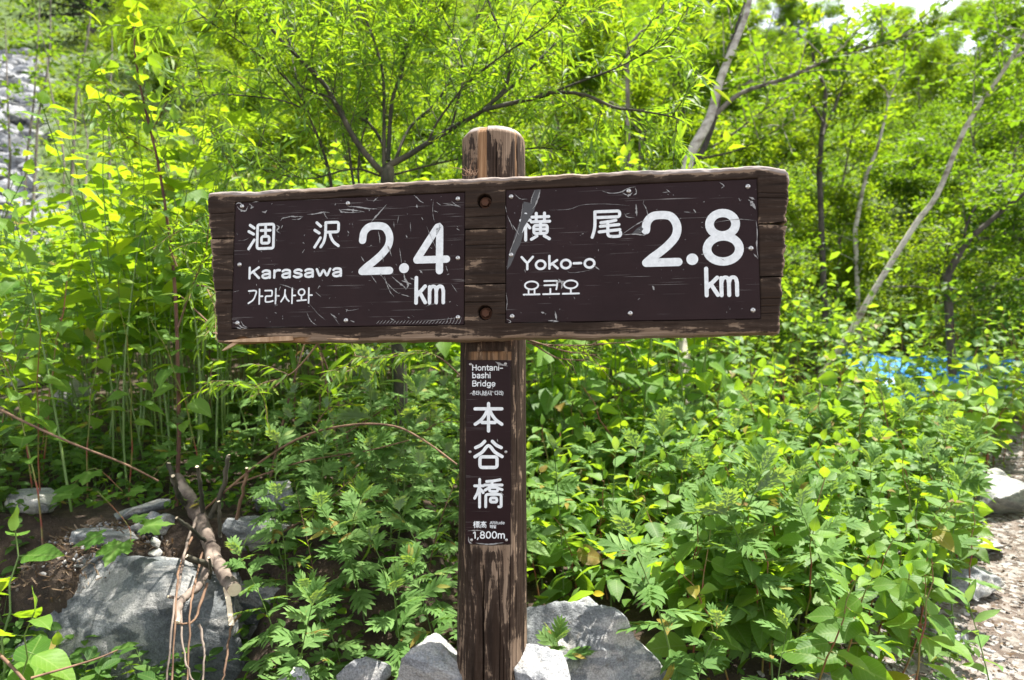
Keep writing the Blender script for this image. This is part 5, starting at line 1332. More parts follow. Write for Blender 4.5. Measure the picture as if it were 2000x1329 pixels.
n12 = scatter(22, (-1.5, 0.0, 2.2, 3.6), None, PK_small, lambda x, y: 0.8, 'small dark knotweed plant in the shade below the signboard', 'plant', 'small knotweed in the shade below the signboard', 0.14, test=sh)
# herbs at the left edge and round the boulder
le = lambda x, y, px, py: (px < 330 and py > 700) and not masks(px, py)
n13 = scatter(90, (-2.6, -0.8, 1.5, 3.4), None, PH, lambda x, y: 0.85, lambda x, y, px: spotL(x, y, px)[0] + 'small leaved herb beside the dark boulder ' + spotL(x, y, px)[1], 'plant', lambda x, y, px: spotL(x, y, px)[0] + 'boulder herbs ' + spotL(x, y, px)[1], 0.06, test=le)
n14 = scatter(22, (-2.4, -0.8, 2.3, 3.4), None, PM, lambda x, y: 0.6, 'small cut leaved mugwort plant above the soil heap', 'plant', 'mugwort above the soil heap', 0.1, test=le)
# edge of the path
n15 = scatter(26, (0.9, 3.6, 1.7, 4.6), None, PH, lambda x, y: 0.7, 'low herb with small oval leaves at the edge of the stony path', 'plant', 'low herbs at the path edge', 0.08, test=lambda x, y, px, py: px > 1500 and path_dist(x, y) > .2 and path_dist(x, y) < .5)
n16 = scatter(18, (2.6, 5.5, 3.2, 5.5), None, PK_small, lambda x, y: 1.0, 'knotweed plant on the far side of the path at the right edge', 'plant', 'knotweed beyond the path', 0.16, test=lambda x, y, px, py: px > 1850 and y > 4.3 and path_dist(x, y) > .35)

def solo(proto, px, py, Y, s, rot, label, cat='plant', tilt=(0, 0)):
    x = P(px, py, Y)[0]; return place(proto, (x, Y, float(H(x, Y)) - .01), rot, s, label, cat, None, tilt)
solo(PB[0], 40, 1300, 1.75, 0.95, 0.3, 'broad leaved plant with large glossy oval leaves at the lower left edge')
solo(PB[1], 75, 1300, 1.85, 0.62, 2.1, 'plant with one pale round leaf left of the dark boulder')
solo(PB[0], 15, 1100, 1.9, 1.15, 3.0, 'tall broad leaved plant at the left edge')
solo(PB[1], 1975, 1320, 1.65, 0.55, 1.0, 'large toothed leaf plant in the bottom right corner')
solo(PL_[0], 1948, 1290, 1.8, 0.95, 0.4, 'slender lance leaved plant standing in front of the path')
solo(PL_[1], 1190, 900, 2.5, 1.2, 2.4, 'lance leaved plant with pale upright tip right of the signpost')
solo(PL_[2], 1100, 850, 2.4, 1.25, 4.0, 'grey green lance leaved plant touching the right side of the post')
solo(PL_[0], 730, 1000, 2.5, 0.8, 2.0, 'lance leaved plant in the shade left of the post plate')
solo(PM[0], 1400, 900, 2.2, 1.35, 1.0, 'tall mugwort plant with a whitish feathery tip leaning right')
solo(PM[1], 1110, 1200, 1.95, 0.8, 3.3, 'drooping mugwort plant hanging over the banded boulder', tilt=(.3, 0))
solo(PM[2], 1340, 1290, 1.85, 0.75, 0.0, 'mugwort plant at the bottom edge right of the banded boulder')
solo(PM[3], 1500, 1290, 1.75, 0.8, 1.5, 'silvery mugwort plant at the bottom edge between boulder and path')
solo(PM[4], 640, 1290, 1.9, 0.62, 1.5, 'mugwort plant between small grey rock and dark boulder')
solo(PM[5], 1240, 1310, 1.72, 0.35, 2.2, 'tiny mugwort sprig in front of the banded boulder')
for k, (a, b, Y, sc_, pr) in enumerate([(735, 0, 2.45, 1.25, PM[0]), (765, 0, 2.35, 1.15, PM[3]), (790, 0, 2.5, 1.3, PL_[1]), (715, 0, 2.6, 1.3, PL_[2])]):
    solo(pr, a, 900, Y, sc_, k * 1.7, ['tall shaded mugwort in front of the willow trunk', 'second shaded mugwort just right of the willow trunk', 'shaded lance leaved plant between willow trunk and post', 'shaded lance leaved plant left of the willow trunk'][k])
# vine leaves over the soil heap
def vine(label, leaves, stem):
    root = empty('vine_plant', tuple(P(*stem[0]))); tag(root, label, 'vine')
    o0 = np.array(root.location)
    pts = smooth_line(np.array([P(*q) for q in stem]) - o0, 4)
    obj('stem', tubes([(pts, np.linspace(.0022, .001, len(pts)))], 5).mesh('stem'), MAT['stem_red'], root)
    for (px, py, Y, w, az, el) in leaves:
        p = P(px, py, Y) - o0; d = np.array([math.sin(az) * math.cos(el), -math.cos(az) * math.cos(el), math.sin(el)])
        M = frames(p, d, np.array([0, -0.55, 1.0]), w * Y / F)[0]
        l = obj('leaf', LM['palm'][int(rv.integers(0, 3))], None, root); l.matrix_local = Matrix(M.tolist())
vine('vine with three pale pointed lobed leaves hanging over the soil heap', [(243, 1045, 2.15, 74, 0.05, -.5), (262, 1030, 2.2, 66, 1.9, .1), (215, 1040, 2.12, 62, -1.2, -.3), (250, 1020, 2.2, 40, 2.6, .3)], [(190, 960, 2.5), (220, 990, 2.4), (252, 1030, 2.2), (255, 1060, 2.1)])
vine('vine with sunlit lobed leaves above the soil heap at left', [(180, 915, 2.5, 62, 0.3, -.3), (168, 940, 2.48, 70, -.4, -.4), (215, 965, 2.45, 34, .8, 0), (150, 965, 2.4, 34, -1.2, 0), (245, 960, 2.5, 40, 1.5, .1)], [(100, 1000, 2.7), (140, 950, 2.6), (185, 915, 2.5), (240, 960, 2.5)])
vine('vine with lobed leaves on the left bank behind the narrow plants', [(330, 880, 2.7, 44, 0.3, -.2), (365, 900, 2.7, 40, 1, -.2), (400, 890, 2.75, 36, -.6, -.2)], [(300, 930, 2.8), (340, 890, 2.75), (400, 880, 2.75)])

# ---- willow bush behind the board
def to3(pts, Y0, Y1):
    n = len(pts); return np.array([P(a, b, Y0 + (Y1 - Y0) * (i / (n - 1)) ** 1.3) for i, (a, b) in enumerate(pts)])
WB = [([(752, 345), (745, 335), (730, 320), (694, 274), (657, 205), (631, 162), (585, 115), (535, 63), (505, 0), (480, -90), (470, -200)], 2.80, 2.5, .017),
 ([(657, 205), (644, 191), (588, 168), (574, 130), (560, 60), (548, -30)], 2.66, 2.9, .006),
 ([(646, 390), (646, 356), (634, 304), (611, 244), (585, 185), (532, 129), (479, 89), (420, 50), (380, 20)], 2.9, 2.4, .008),
 ([(600, 215), (542, 195), (440, 185), (380, 190)], 2.7, 2.4, .004),
 ([(752, 345), (756, 327), (796, 305), (829, 284), (888, 248), (944, 215), (991, 162), (987, 83), (961, 26), (940, -60), (930, -160)], 2.80, 2.7, .016),
 ([(944, 215), (1060, 188), (1077, 181), (1140, 185), (1200, 210), (1245, 216), (1310, 228), (1335, 238)], 2.66, 2.3, .010),
 ([(1080, 180), (1128, 162), (1200, 135), (1260, 105), (1310, 80)], 2.55, 2.3, .005),
 ([(752, 345), (750, 323), (750, 231), (747, 139), (723, 59), (697, 0), (670, -100), (660, -220)], 2.80, 3.0, .010),
 ([(758, 315), (766, 198), (786, 139), (796, 66), (826, 7), (850, -90), (860, -200)], 2.82, 3.2, .010),
 ([(882, 250), (895, 195), (905, 142), (888, 73), (852, 10), (840, -70)], 2.72, 2.9, .006),
 ([(835, 282), (855, 238), (911, 165), (981, 109), (1040, 70), (1100, 20)], 2.74, 2.4, .006),
 ([(700, 400), (690, 356), (680, 280), (670, 215), (644, 158), (640, 80), (650, 0), (640, -90)], 2.95, 3.1, .007),
 ([(715, 400), (700, 350), (705, 280), (720, 215), (700, 150), (690, 60), (720, -50)], 2.95, 3.3, .006),
 ([(770, 320), (800, 250), (860, 190), (900, 100), (940, 20), (1000, -80)], 2.9, 3.5, .008),
 ([(765, 320), (720, 240), (640, 200), (560, 60), (600, -60)], 2.9, 3.6, .008),
 ([(944, 215), (1010, 160), (1080, 90), (1150, 30), (1180, -60)], 2.7, 3.0, .007),
 ([(745, 345), (690, 330), (600, 350), (520, 330), (450, 290)], 2.85, 2.5, .005),
 ([(755, 345), (900, 310), (1050, 290), (1150, 300)], 2.9, 2.9, .005)]
willow = empty('willow_tree', tuple(P(752, 420, 2.85) * [1, 1, 0] + [0, 0, float(H(P(752, 420, 2.85)[0], 2.85))])); W0 = np.array(willow.location)
tag(willow, 'many stemmed willow bush with narrow leaves spreading above the signboard', 'tree')
W0 = W0 + [0, .45, .12]; willow.location = W0
trunk = np.array([W0, W0 + [.01, -.05, .35], P(755, 440, 2.95), P(756, 360, 2.80), P(760, 322, 2.8)])
obj('trunk', tubes([(smooth_line(trunk - W0, 4), np.interp(np.linspace(0, 1, 17), [0, .7, .9, 1], [.034, .03, .028, .018]))], 10).mesh('trunk'), MAT['bark_willow'], willow)
twigs = []; lpos = []; ldir = []; lup = []
def along(pts, s):
    seg = np.linalg.norm(np.diff(pts, axis=0), axis=1); c = np.concatenate([[0], np.cumsum(seg)]); d = s * c[-1]
    i = min(len(seg) - 1, int(np.searchsorted(c, d, 'right') - 1)); k = (d - c[i]) / seg[i]
    return pts[i] + (pts[i + 1] - pts[i]) * k, nrm(pts[i + 1] - pts[i])
def twig_leaves(pts, step, outl, r, spread=.8, droop=-.15):
    L = np.linalg.norm(np.diff(pts, axis=0), axis=1).sum(); n = max(2, int(L / step))
    for k in range(n):
        p, t = along(pts, (k + .5) / n * .98 + .01)
        sd = nrm(np.cross(t, [0, 0, 1]) * (1 if k % 2 else -1) + r.normal(size=3) * .5)
        d = nrm(t * (1 - .3 * spread) + sd * spread + [0, 0, droop + .12 * r.normal()])
        outl.append((p, d, np.array([0, 0, 1]) + r.normal(size=3) * .55))
rw = np.random.default_rng(5)
leaves_w = []
for pts, Y0, Y1, rad in WB:
    p3 = smooth_line(to3(pts, Y0, Y1), 4); n = len(p3)
    obj('branch', tubes([(p3 - W0, np.linspace(rad, .0016, n))], 7).mesh('branch'), MAT['bark_willow'], willow)
    Ltot = np.linalg.norm(np.diff(p3, axis=0), axis=1).sum()
    for k in range(int(Ltot / .052)):
        s = .12 + .88 * (k + rw.random()) / (Ltot / .052)
        if s > 1: continue
        p, t = along(p3, s); sd = nrm(rw.normal(size=3) * [1, 1.1, .5]); ln = rw.uniform(.12, .42)
        d = nrm(t * .7 + sd * .8 + [0, 0, .25])
        q = np.array([p, p + d * ln * .35, p + d * ln * .7 + [0, 0, .02], p + d * ln + [0, 0, -.02 + .05 * rw.normal()]])
        q = smooth_line(q, 2); twigs.append((q - W0, np.linspace(.0022, .0008, len(q))))
        twig_leaves(q[1:], .0165, leaves_w, rw)
        if ln > .25:
            for _ in range(2):
                a = q[rw.integers(2, len(q) - 1)]; d2 = nrm(d + rw.normal(size=3) * .6); q2 = np.array([a, a + d2 * .08, a + d2 * .16 + [0, 0, -.01]])
                twigs.append((q2 - W0, [.0014, .001, .0007])); twig_leaves(q2, .0165, leaves_w, rw)
obj('twigs', tubes(twigs, 4, False).mesh('twigs'), MAT['bark_willow'], willow)['kind'] = 'stuff'
def leaf_parts(root, o0, leaves, key, n_single, size, bakeset, matname, r):
    pos = np.array([a for a, b, c in leaves]); dr = np.array([b for a, b, c in leaves]); up = np.array([c for a, b, c in leaves])
    sz = size(len(pos)); M = frames(pos - o0, dr, up, sz)
    # the ones nearest the camera stay single
    vis = [(np.linalg.norm(p - [0, 0, EYE]), i) for i, p in enumerate(pos) if 0 < proj(p)[0] < 2000 and 0 < proj(p)[1] < 1329]
    vis.sort(); single = set(i for _, i in vis[:n_single])
    for i in single:
        o = obj('leaf', LM[key][i % len(LM[key])], None, root); o.matrix_local = Matrix(M[i].tolist())
    rest = np.array([i for i in range(len(pos)) if i not in single], int)
    if len(rest):
        o = obj('foliage', bake(bakeset, M[rest]).mesh('foliage'), MAT[matname], root); o['kind'] = 'stuff'
leaf_parts(willow, W0, leaves_w, 'willow', 290, lambda n: rw.uniform(.045, .088, n), LF['willow'], 'willow', rw)
print('willow leaves', len(leaves_w))

# willow sprays that hang in front, under and beside the board
def spray(label, lines, Y, step=.013, size=(.04, .065), side=True, wmat='twig'):
    a0 = P(lines[0][0][0], lines[0][0][1], Y if not isinstance(Y, tuple) else Y[0])
    root = empty('willow_branch', tuple(a0)); tag(root, label, 'branch'); tw = []; lv = []
    for pts in lines:
        p3 = smooth_line(to3(pts, *(Y if isinstance(Y, tuple) else (Y, Y - .1))), 4)
        tw.append((p3 - a0, np.linspace(.0032, .0012, len(p3))))
        L = np.linalg.norm(np.diff(p3, axis=0), axis=1).sum()
        if side:
            for k in range(int(L / .045)):
                p, t = along(p3, .2 + .8 * rw.random()); d = nrm(t * .7 + rw.normal(size=3) * .6); ln = rw.uniform(.06, .14)
                q = np.array([p, p + d * ln * .5, p + d * ln + [0, 0, -.015]]); tw.append((q - a0, [.0014, .001, .0007])); twig_leaves(q, step, lv, rw, .7, -.3)
        twig_leaves(p3[len(p3) // 3:], step * 1.3, lv, rw, .8, -.2)
    obj('branch', tubes(tw, 5).mesh('branch'), MAT[wmat], root)
    leaf_parts(root, a0, lv, 'willow', 200, lambda n: rw.uniform(size[0], size[1], n), LF['willow'], 'willow', rw)
spray('willow branch with drooping pale leaves hanging below the lower left edge of the signboard', [[(620, 672), (590, 710), (560, 735), (500, 752), (430, 752), (405, 745)], [(560, 735), (530, 760), (490, 775)]], 2.2)
spray('willow branch with narrow leaves below the middle of the signboard', [[(900, 735), (860, 700), (820, 690), (740, 700), (690, 695)], [(740, 700), (700, 715), (670, 730)]], 2.3)
spray('bare twiggy willow branch right of the post just below the signboard', [[(1030, 670), (1100, 676), (1180, 672), (1230, 668)], [(1040, 672), (1090, 700), (1150, 704)], [(1030, 664), (1120, 690), (1160, 680)]], 2.2, .03, (.02, .04))
spray('upright willow spray left of the signboard edge', [[(348, 640), (375, 560), (400, 500), (410, 420)], [(375, 560), (400, 560), (420, 600)], [(345, 520), (330, 470), (370, 440)], [(375, 600), (420, 640), (430, 630)]], (2.3, 2.1))
spray('bright narrow leaved willow spray at the top left among the knotweed', [[(330, 330), (290, 250), (245, 190), (180, 140)], [(300, 250), (330, 190), (350, 110)], [(305, 300), (240, 260), (210, 200)]], (2.9, 2.6), .02, (.06, .1))
spray('low willow spray crossing behind the fallen log stubs', [[(520, 1060), (600, 1010), (660, 960), (700, 925)], [(560, 1030), (640, 1030), (700, 990)]], 2.35)
spray('young willow spray in the shade beside the arching twig', [[(650, 860), (720, 820), (760, 790), (780, 770)], [(600, 860), (640, 800), (690, 790)], [(820, 850), (850, 830), (885, 815)]], 2.5)

# sapling with reddish stem at left
def sapling(label, pts, Y, rad, mat, key, lmat, n, size, spread, t0=.3, upto=1., cat='tree', name='sapling', single=120, fars=None, extra=None, seed=1):
    r = np.random.default_rng(seed)
    p3 = smooth_line(to3(pts, *Y), 4); z0 = float(H(p3[0][0], p3[0][1]))
    base = np.array([p3[0][0], p3[0][1], min(p3[0][2], z0)]) if p3[0][2] > z0 else p3[0]
    root = empty(name, tuple(base)); tag(root, label, cat)
    if p3[0][2] > z0 + .03: p3 = np.vstack([base[None], p3])
    obj('trunk', tubes([(p3 - base, np.linspace(rad, rad * .3, len(p3)))], 8).mesh('trunk'), MAT[mat], root)
    tw = []; lv = []
    for e in (extra or []):
        e3 = smooth_line(to3(e[0], *e[1]), 4); obj('branch', tubes([(e3 - base, np.linspace(e[2], e[2] * .25, len(e3)))], 7).mesh('branch'), MAT[e[3] if len(e) > 3 else mat], root)
        for k in range(e[4] if len(e) > 4 else 10):
            p, t = along(e3, .25 + .75 * r.random()); d = nrm(t * .4 + r.normal(size=3) * [1, 1, .6] + [0, 0, .2]); ln = spread * r.uniform(.3, .8)
            q = np.array([p, p + d * ln * .5 + [0, 0, .02], p + d * ln]); tw.append((q - base, [rad * .14, rad * .1, rad * .05])); twig_leaves(q, size * .42, lv, r, .9, -.1)
    for k in range(n):
        p, t = along(p3, t0 + (upto - t0) * (k + r.random()) / n); d = nrm(r.normal(size=3) * [1, 1, .3] + [0, 0, .45]); ln = spread * r.uniform(.4, 1)
        q = np.array([p, p + d * ln * .5 + [0, 0, .03], p + d * ln]); tw.append((q - base, [rad * .16, rad * .1, rad * .05])); twig_leaves(q[0:], size * .42, lv, r, .9, -.1)
    if tw: obj('twigs', tubes(tw, 4, False).mesh('twigs'), MAT[mat], root)['kind'] = 'stuff'
    if lv: leaf_parts(root, base, lv, key, single, lambda m: size * r.uniform(.7, 1.2, m), fars or LF[key], lmat, r)
    return root
sapling('sapling with a straight reddish brown stem rising through the knotweed at left', [(350, 851), (348, 738), (342, 569), (328, 440), (308, 315), (288, 232), (265, 116), (262, 0), (258, -120)], (2.75, 2.6), .0085, 'bark_red', 'knot_y', 'knot_y', 26, .075, .22, .35, seed=3)
sapling('sapling with a stem half hidden at the right end of the left bank', [(140, 1000), (100, 760), (60, 560), (30, 430)], (2.5, 2.6), .005, 'stem_green', 'knot', 'knot', 10, .09, .12, .4, seed=5)
# thin saplings in front of the scree, top left
for i, (pts, lab, th_) in enumerate([
    ([(126, 330), (118, 260), (96, 159), (88, 90), (60, 20)], 'thin bare sapling nearest the scree gully foot', .012),
    ([(70, 310), (75, 230), (89, 159), (98, 90), (99, 0), (105, -80)], 'forked sapling with leafy top in front of the scree', .016),
    ([(53, 300), (66, 200), (70, 132), (75, 66), (78, 0)], 'grey sapling left of the forked one in front of the scree', .014),
    ([(20, 310), (16, 220), (13, 126), (10, 40)], 'leftmost brown sapling in front of the scree', .014),
    ([(143, 300), (146, 245), (152, 159), (170, 80), (179, 7), (184, -60)], 'leaning grey sapling between scree and dark fir', .02),
    ([(172, 280), (169, 262), (156, 179), (165, 120)], 'short broken pale sapling under the dark fir', .012),
    ([(215, 300), (212, 220), (218, 130), (219, 60)], 'straight grey sapling right of the dark fir', .018)]):
    sapling(lab, pts, (8.2 + i * .2, 8.4 + i * .2), th_ * 1.1, 'bark_grey', 'herb', 'tree', 15 if i in (1, 3, 4) else 6, .10, .55, .45 if i in (1, 3) else .6, single=0, fars=FAR_T, seed=30 + i)

# pale leaning trees on the right
sapling('leaning pale grey tree trunk above the right half of the signboard', [(1330, 400), (1347, 308), (1386, 232), (1406, 159), (1436, 83), (1459, 23), (1475, -60), (1500, -200)], (5.55, 5.8), .051, 'bark_birch', 'herb', 'tree', 16, .085, .8, .85, single=0, fars=FAR_T, seed=41,
        extra=[([(1396, 225), (1449, 182), (1539, 152), (1621, 116), (1688, 96), (1737, 83), (1790, 60)], (5.6, 5.3), .022, 'bark_grey', 30), ([(1340, 330), (1370, 298), (1396, 232), (1416, 122), (1436, 60), (1456, 0), (1470, -100)], (5.7, 6.0), .031, 'bark_dark', 26),
               ([(1440, 175), (1475, 150), (1490, 125), (1500, 108)], (6.3, 6.2), .014, 'bark_grey', 6), ([(1365, 300), (1420, 270), (1500, 210), (1560, 180)], (6.5, 6.8), .014, 'bark_dark', 14), ([(1370, 310), (1450, 290), (1540, 240), (1590, 205)], (6.5, 6.9), .013, 'bark_dark', 12)])
sapling('long pale tree trunk leaning right at the right edge of the picture', [(1600, 745), (1660, 650), (1712, 560), (1787, 440), (1830, 381), (1870, 285), (1896, 232), (1946, 159), (1982, 103), (2000, 66), (2040, -40), (2070, -160)], (5.9, 5.0), .030, 'bark_birch', 'herb', 'tree', 30, .08, .8, .62, single=0, fars=FAR_T, seed=43,
        extra=[([(1982, 112), (2010, 98), (2050, 80)], (5.1, 5.0), .014, 'bark_birch', 8)])
sapling('dark crooked tree leaning out to the right edge above the tarpaulin', [(1850, 540), (1884, 478), (1925, 440), (1960, 410), (2010, 370), (2080, 300)], (6.0, 5.8), .035, 'bark_dark', 'herb', 'tree', 24, .08, .8, .3, single=0, fars=FAR_T, seed=44,
        extra=[([(1880, 490), (1888, 440), (1910, 400), (1940, 380)], (6, 6), .014, 'bark_dark', 12), ([(1900, 470), (1950, 460), (2020, 440)], (6, 6.2), .014, 'bark_dark', 10)])
sapling('dead forked pale sapling in the thicket right of the signboard', [(1670, 450), (1690, 350), (1714, 288), (1734, 195), (1715, 160)], (7.4, 7.2), .026, 'bark_birch', 'herb', 'tree', 16, .09, .8, .3, single=0, fars=FAR_T, seed=45,
        extra=[([(1734, 195), (1750, 165), (1762, 138)], (7.3, 7.2), .012, 'bark_birch', 4)])
sapling('thin dark tree with forked branches behind the leaning pale one', [(1600, 330), (1605, 265), (1612, 180), (1590, 120), (1580, 40)], (7.2, 7.4), .032, 'bark_dark', 'herb', 'tree_y', 40, .09, 1.0, .3, single=0, fars=FAR_T, seed=46,
        extra=[([(1605, 265), (1630, 210), (1650, 150), (1660, 60)], (7.2, 7.6), .02, 'bark_dark', 24), ([(1608, 240), (1580, 190), (1570, 140)], (7.2, 7), .014, 'bark_dark', 12)])
sapling('dark slender tree left of the leaning pale trunk', [(1338, 260), (1330, 170), (1318, 80), (1340, 30), (1355, -40)], (6.6, 6.8), .02, 'bark_dark', 'herb', 'tree_y', 18, .085, .9, .2, single=0, fars=FAR_T, seed=47)
sapling('bare brown snag poking out of the leaves above the right side of the signboard', [(1225, 110), (1232, 88), (1255, 60), (1290, 28), (1300, -10)], (6.2, 6.3), .022, 'bark_grey', 'herb', 'tree_y', 10, .08, .8, .2, single=0, fars=FAR_T, seed=48)

# ---- tree prototypes for the wood behind
def tree_geo(seed, h, spread, nl, lsize, trunk_r, upright=.5, low=.2):
    r = np.random.default_rng(seed); br = []; ends = []
    def grow(p, d, ln, rad, lev):
        m = 5; pts = [p]
        for i in range(m - 1):
            d = nrm(d + r.normal(size=3) * .13 + [0, 0, .06 * upright]); pts.append(pts[-1] + d * ln / (m - 1))
        pts = np.array(pts); br.append((pts, np.linspace(rad, rad * .45, m)))
        if lev == 0: ends.append(pts); return
        for k in range(4 if lev > 1 else 3):
            s = r.uniform(.3, 1); q, t = along(pts, s); nd = nrm(t * .8 + r.normal(size=3) * [.8, .8, .35] * (1.1 - .3 * upright) + [0, 0, .15]); grow(q, nd, ln * r.uniform(.5, .72) * (1 if lev > 1 else .8), rad * .45, lev - 1)
    base = []
    stems = int(r.integers(1, 4))
    for s in range(stems):
        d = nrm(np.array([r.normal() * .3, r.normal() * .3, 1])); tp = [np.array([r.normal() * .05, r.normal() * .05, 0])]
        for i in range(6): d = nrm(d + r.normal(size=3) * .12 + [0, 0, .1]); tp.append(tp[-1] + d * h * .8 / 6)
        tp = np.array(tp); br.append((tp, np.linspace(trunk_r, trunk_r * .3, 7)))
        for k in range(13):
            q, t = along(tp, low + (1 - low) * (k + r.random()) / 13); a = r.uniform(0, 6.28)
            grow(q, nrm(np.array([math.cos(a), math.sin(a), upright])), spread * r.uniform(.4, .8), trunk_r * .3, 1)
    lv_p = []; lv_d = []; lv_u = []
    E = ends; w = nl // len(E)
    for e in E:
        for _ in range(w):
            p, t = along(e, r.random() ** .7); p = p + r.normal(size=3) * [.13, .13, .07] * spread * .6
            lv_p.append(p); lv_d.append(r.normal(size=3) * [1, 1, .35] + [0, 0, -.15]); lv_u.append(np.array([0, 0, 1]) + r.normal(size=3) * .55)
    M = frames(np.array(lv_p), np.array(lv_d), np.array(lv_u), lsize * r.uniform(.65, 1.25, len(lv_p)))
    return tubes(br, 5, False), bake(FAR_T, M)
TP = []
for i, (h, sp, nl, ls, tr) in enumerate([(3.4, 1.3, 15000, .056, .024), (4.2, 1.5, 16000, .060, .03), (3.0, 1.5, 15000, .054, .024), (4.8, 1.4, 16000, .062, .034), (2.4, 1.3, 12000, .052, .02), (5.5, 1.8, 20000, .066, .04)]):
    a, b = tree_geo(60 + i, h, sp, nl, ls, tr, .6 if i % 2 else .35, .12 if i in (2, 4) else .2)
    tm = a.mesh('branches'); tm.materials.append(MAT[('bark_dark', 'bark_grey')[i % 2]])
    cm1 = b.mesh('crown'); cm1.materials.append(MAT['tree']); cm2 = cm1.copy(); cm2.materials.clear(); cm2.materials.append(MAT['tree_y'])
    TP.append((tm, cm1, cm2))
KINDS = ['small bushy tree', 'slender leafy tree', 'low spreading tree', 'tall airy tree', 'rounded shrub like tree', 'large full crowned tree']
def put_tree(i, x, y, s, rot, bright, where, grp):
    root = empty('broadleaf_tree', (x, y, float(H(x, y)) - .08)); root.rotation_euler = (rv.normal() * .05, rv.normal() * .05, rot); root.scale = (s, s, s * rv.uniform(.9, 1.1))
    tag(root, KINDS[i] + (' with yellow green leaves ' if bright else ' with mid green leaves ') + where, 'tree', grp)
    obj('trunk', TP[i][0], None, root); c = obj('crown', TP[i][2 if bright else 1], None, root)
tt = []; k = 0
def region(px):
    return ('on the slope at the left edge' if px < 350 else 'on the slope behind the willow' if px < 800 else 'behind the post crown' if px < 1150 else 'behind the leaning pale trunk' if px < 1600 else 'on the slope at the right edge')
while len(tt) < 120 and k < 20000:
    k += 1
    y = 6.8 + 38 * rv.random() ** 1.5; x = rv.uniform(-.95, .95) * y; px, py = proj((x, y, float(H(x, y))))
    if not (-350 < px < 2350): continue
    if px < 230 and y < 24 and rv.random() < .93: continue
    if -120 < px < 270 and y < 15: continue
    if -80 < px < 190 and y < 32: continue
    if px < 300 and y < 9: continue
    if any((a - x) ** 2 + (b - y) ** 2 < (.55 + .05 * y) ** 2 for a, b in tt): continue
    tt.append((x, y)); i = int(rv.integers(0, 6)); s = (.62 if px < 900 else .8) + .016 * y
    if px > 1350: s *= .86 if px < 1900 else 1.05
    put_tree(i, x, y, s, rv.uniform(0, 6.28), rv.random() < (.65 if px < 1200 else .35), region(px), 'trees ' + region(px))
print('trees', len(tt))
# dark fir top left
def fir(px, py, Y, h, label):
    x = P(px, py, Y)[0]; z = float(H(x, Y)); root = empty('fir_tree', (x, Y, z)); tag(root, label, 'tree')
    r = np.random.default_rng(9); obj('trunk', tubes([(np.array([[0, 0, 0], [0, 0, h]]), [.16, .03])], 8).mesh('trunk'), MAT['bark_dark'], root)
    M = []; br = []
    for k in range(230):
        t = r.random() ** .8; zz = h * (.08 + .9 * t); rad = (1 - t) * h * .26 + .25; a = r.uniform(0, 6.28); e = np.array([math.cos(a) * rad, math.sin(a) * rad, -.12 * rad]); br.append((np.array([[0, 0, zz], [*(e * .5 + [0, 0, zz])], [*(e + [0, 0, zz])]]), [.03, .02, .008]))
        for j in range(70):
            s = r.uniform(.15, 1); M.append((e * s + [0, 0, zz] + r.normal(size=3) * .14, nrm(e) + r.normal(size=3) * .7, [0, 0, 1] + r.normal(size=3) * .4))
    obj('branches', tubes(br, 4, False).mesh('branches'), MAT['bark_dark'], root)
    Mx = frames(np.array([m[0] for m in M]), np.array([m[1] for m in M]), np.array([m[2] for m in M]), r.uniform(.12, .3, len(M)))
    obj('crown', bake(FAR_W + [leaf_geo(1, .3, 2, 2, 'narrow', .3, .2, 0, 1)], Mx).mesh('crown'), MAT['conifer'], root)
fir(178, 60, 24, 9.0, 'dark green fir tree beside the scree gully at the top left')
fir(1545, 20, 62, 9.0, 'distant dark fir on the ridge at the top right')

# hillside shrub cover: leaf clumps over the far slope
def hillside():
    n = 90000; r = np.random.default_rng(77)
    y = 9.5 + 84 * r.random(n) ** 1.2; x = r.uniform(-1.05, 1.05, n) * y
    az = x / y; m = ~((az > -.95) & (az < -.725) & (y < 22.5) & (r.random(n) < .93)); x = x[m]; y = y[m]
    cl = fbm(x * .35, y * .35, 3); hgt = (.25 + 1.3 * np.clip(cl + .35, 0, 1)) * r.random(len(x)) ** .6 * sm(8, 16, y) * np.where(x / y < -.5, .35, 1)
    pos = np.stack([x, y, H(x, y) + hgt], -1)
    M = frames(pos, r.normal(size=(len(x), 3)) * [1, 1, .5], r.normal(size=(len(x), 3)) * .6 + [0, -.2, 1], (.06 + .0052 * y) * r.uniform(.7, 1.5, len(x)))
    o = obj('hillside_shrubs', bake(FAR_T, M).mesh('hillside_shrubs'), MAT['hill']); tag(o, 'soft green shrub cover on the mountainside', 'shrubs', kind='stuff')
hillside()
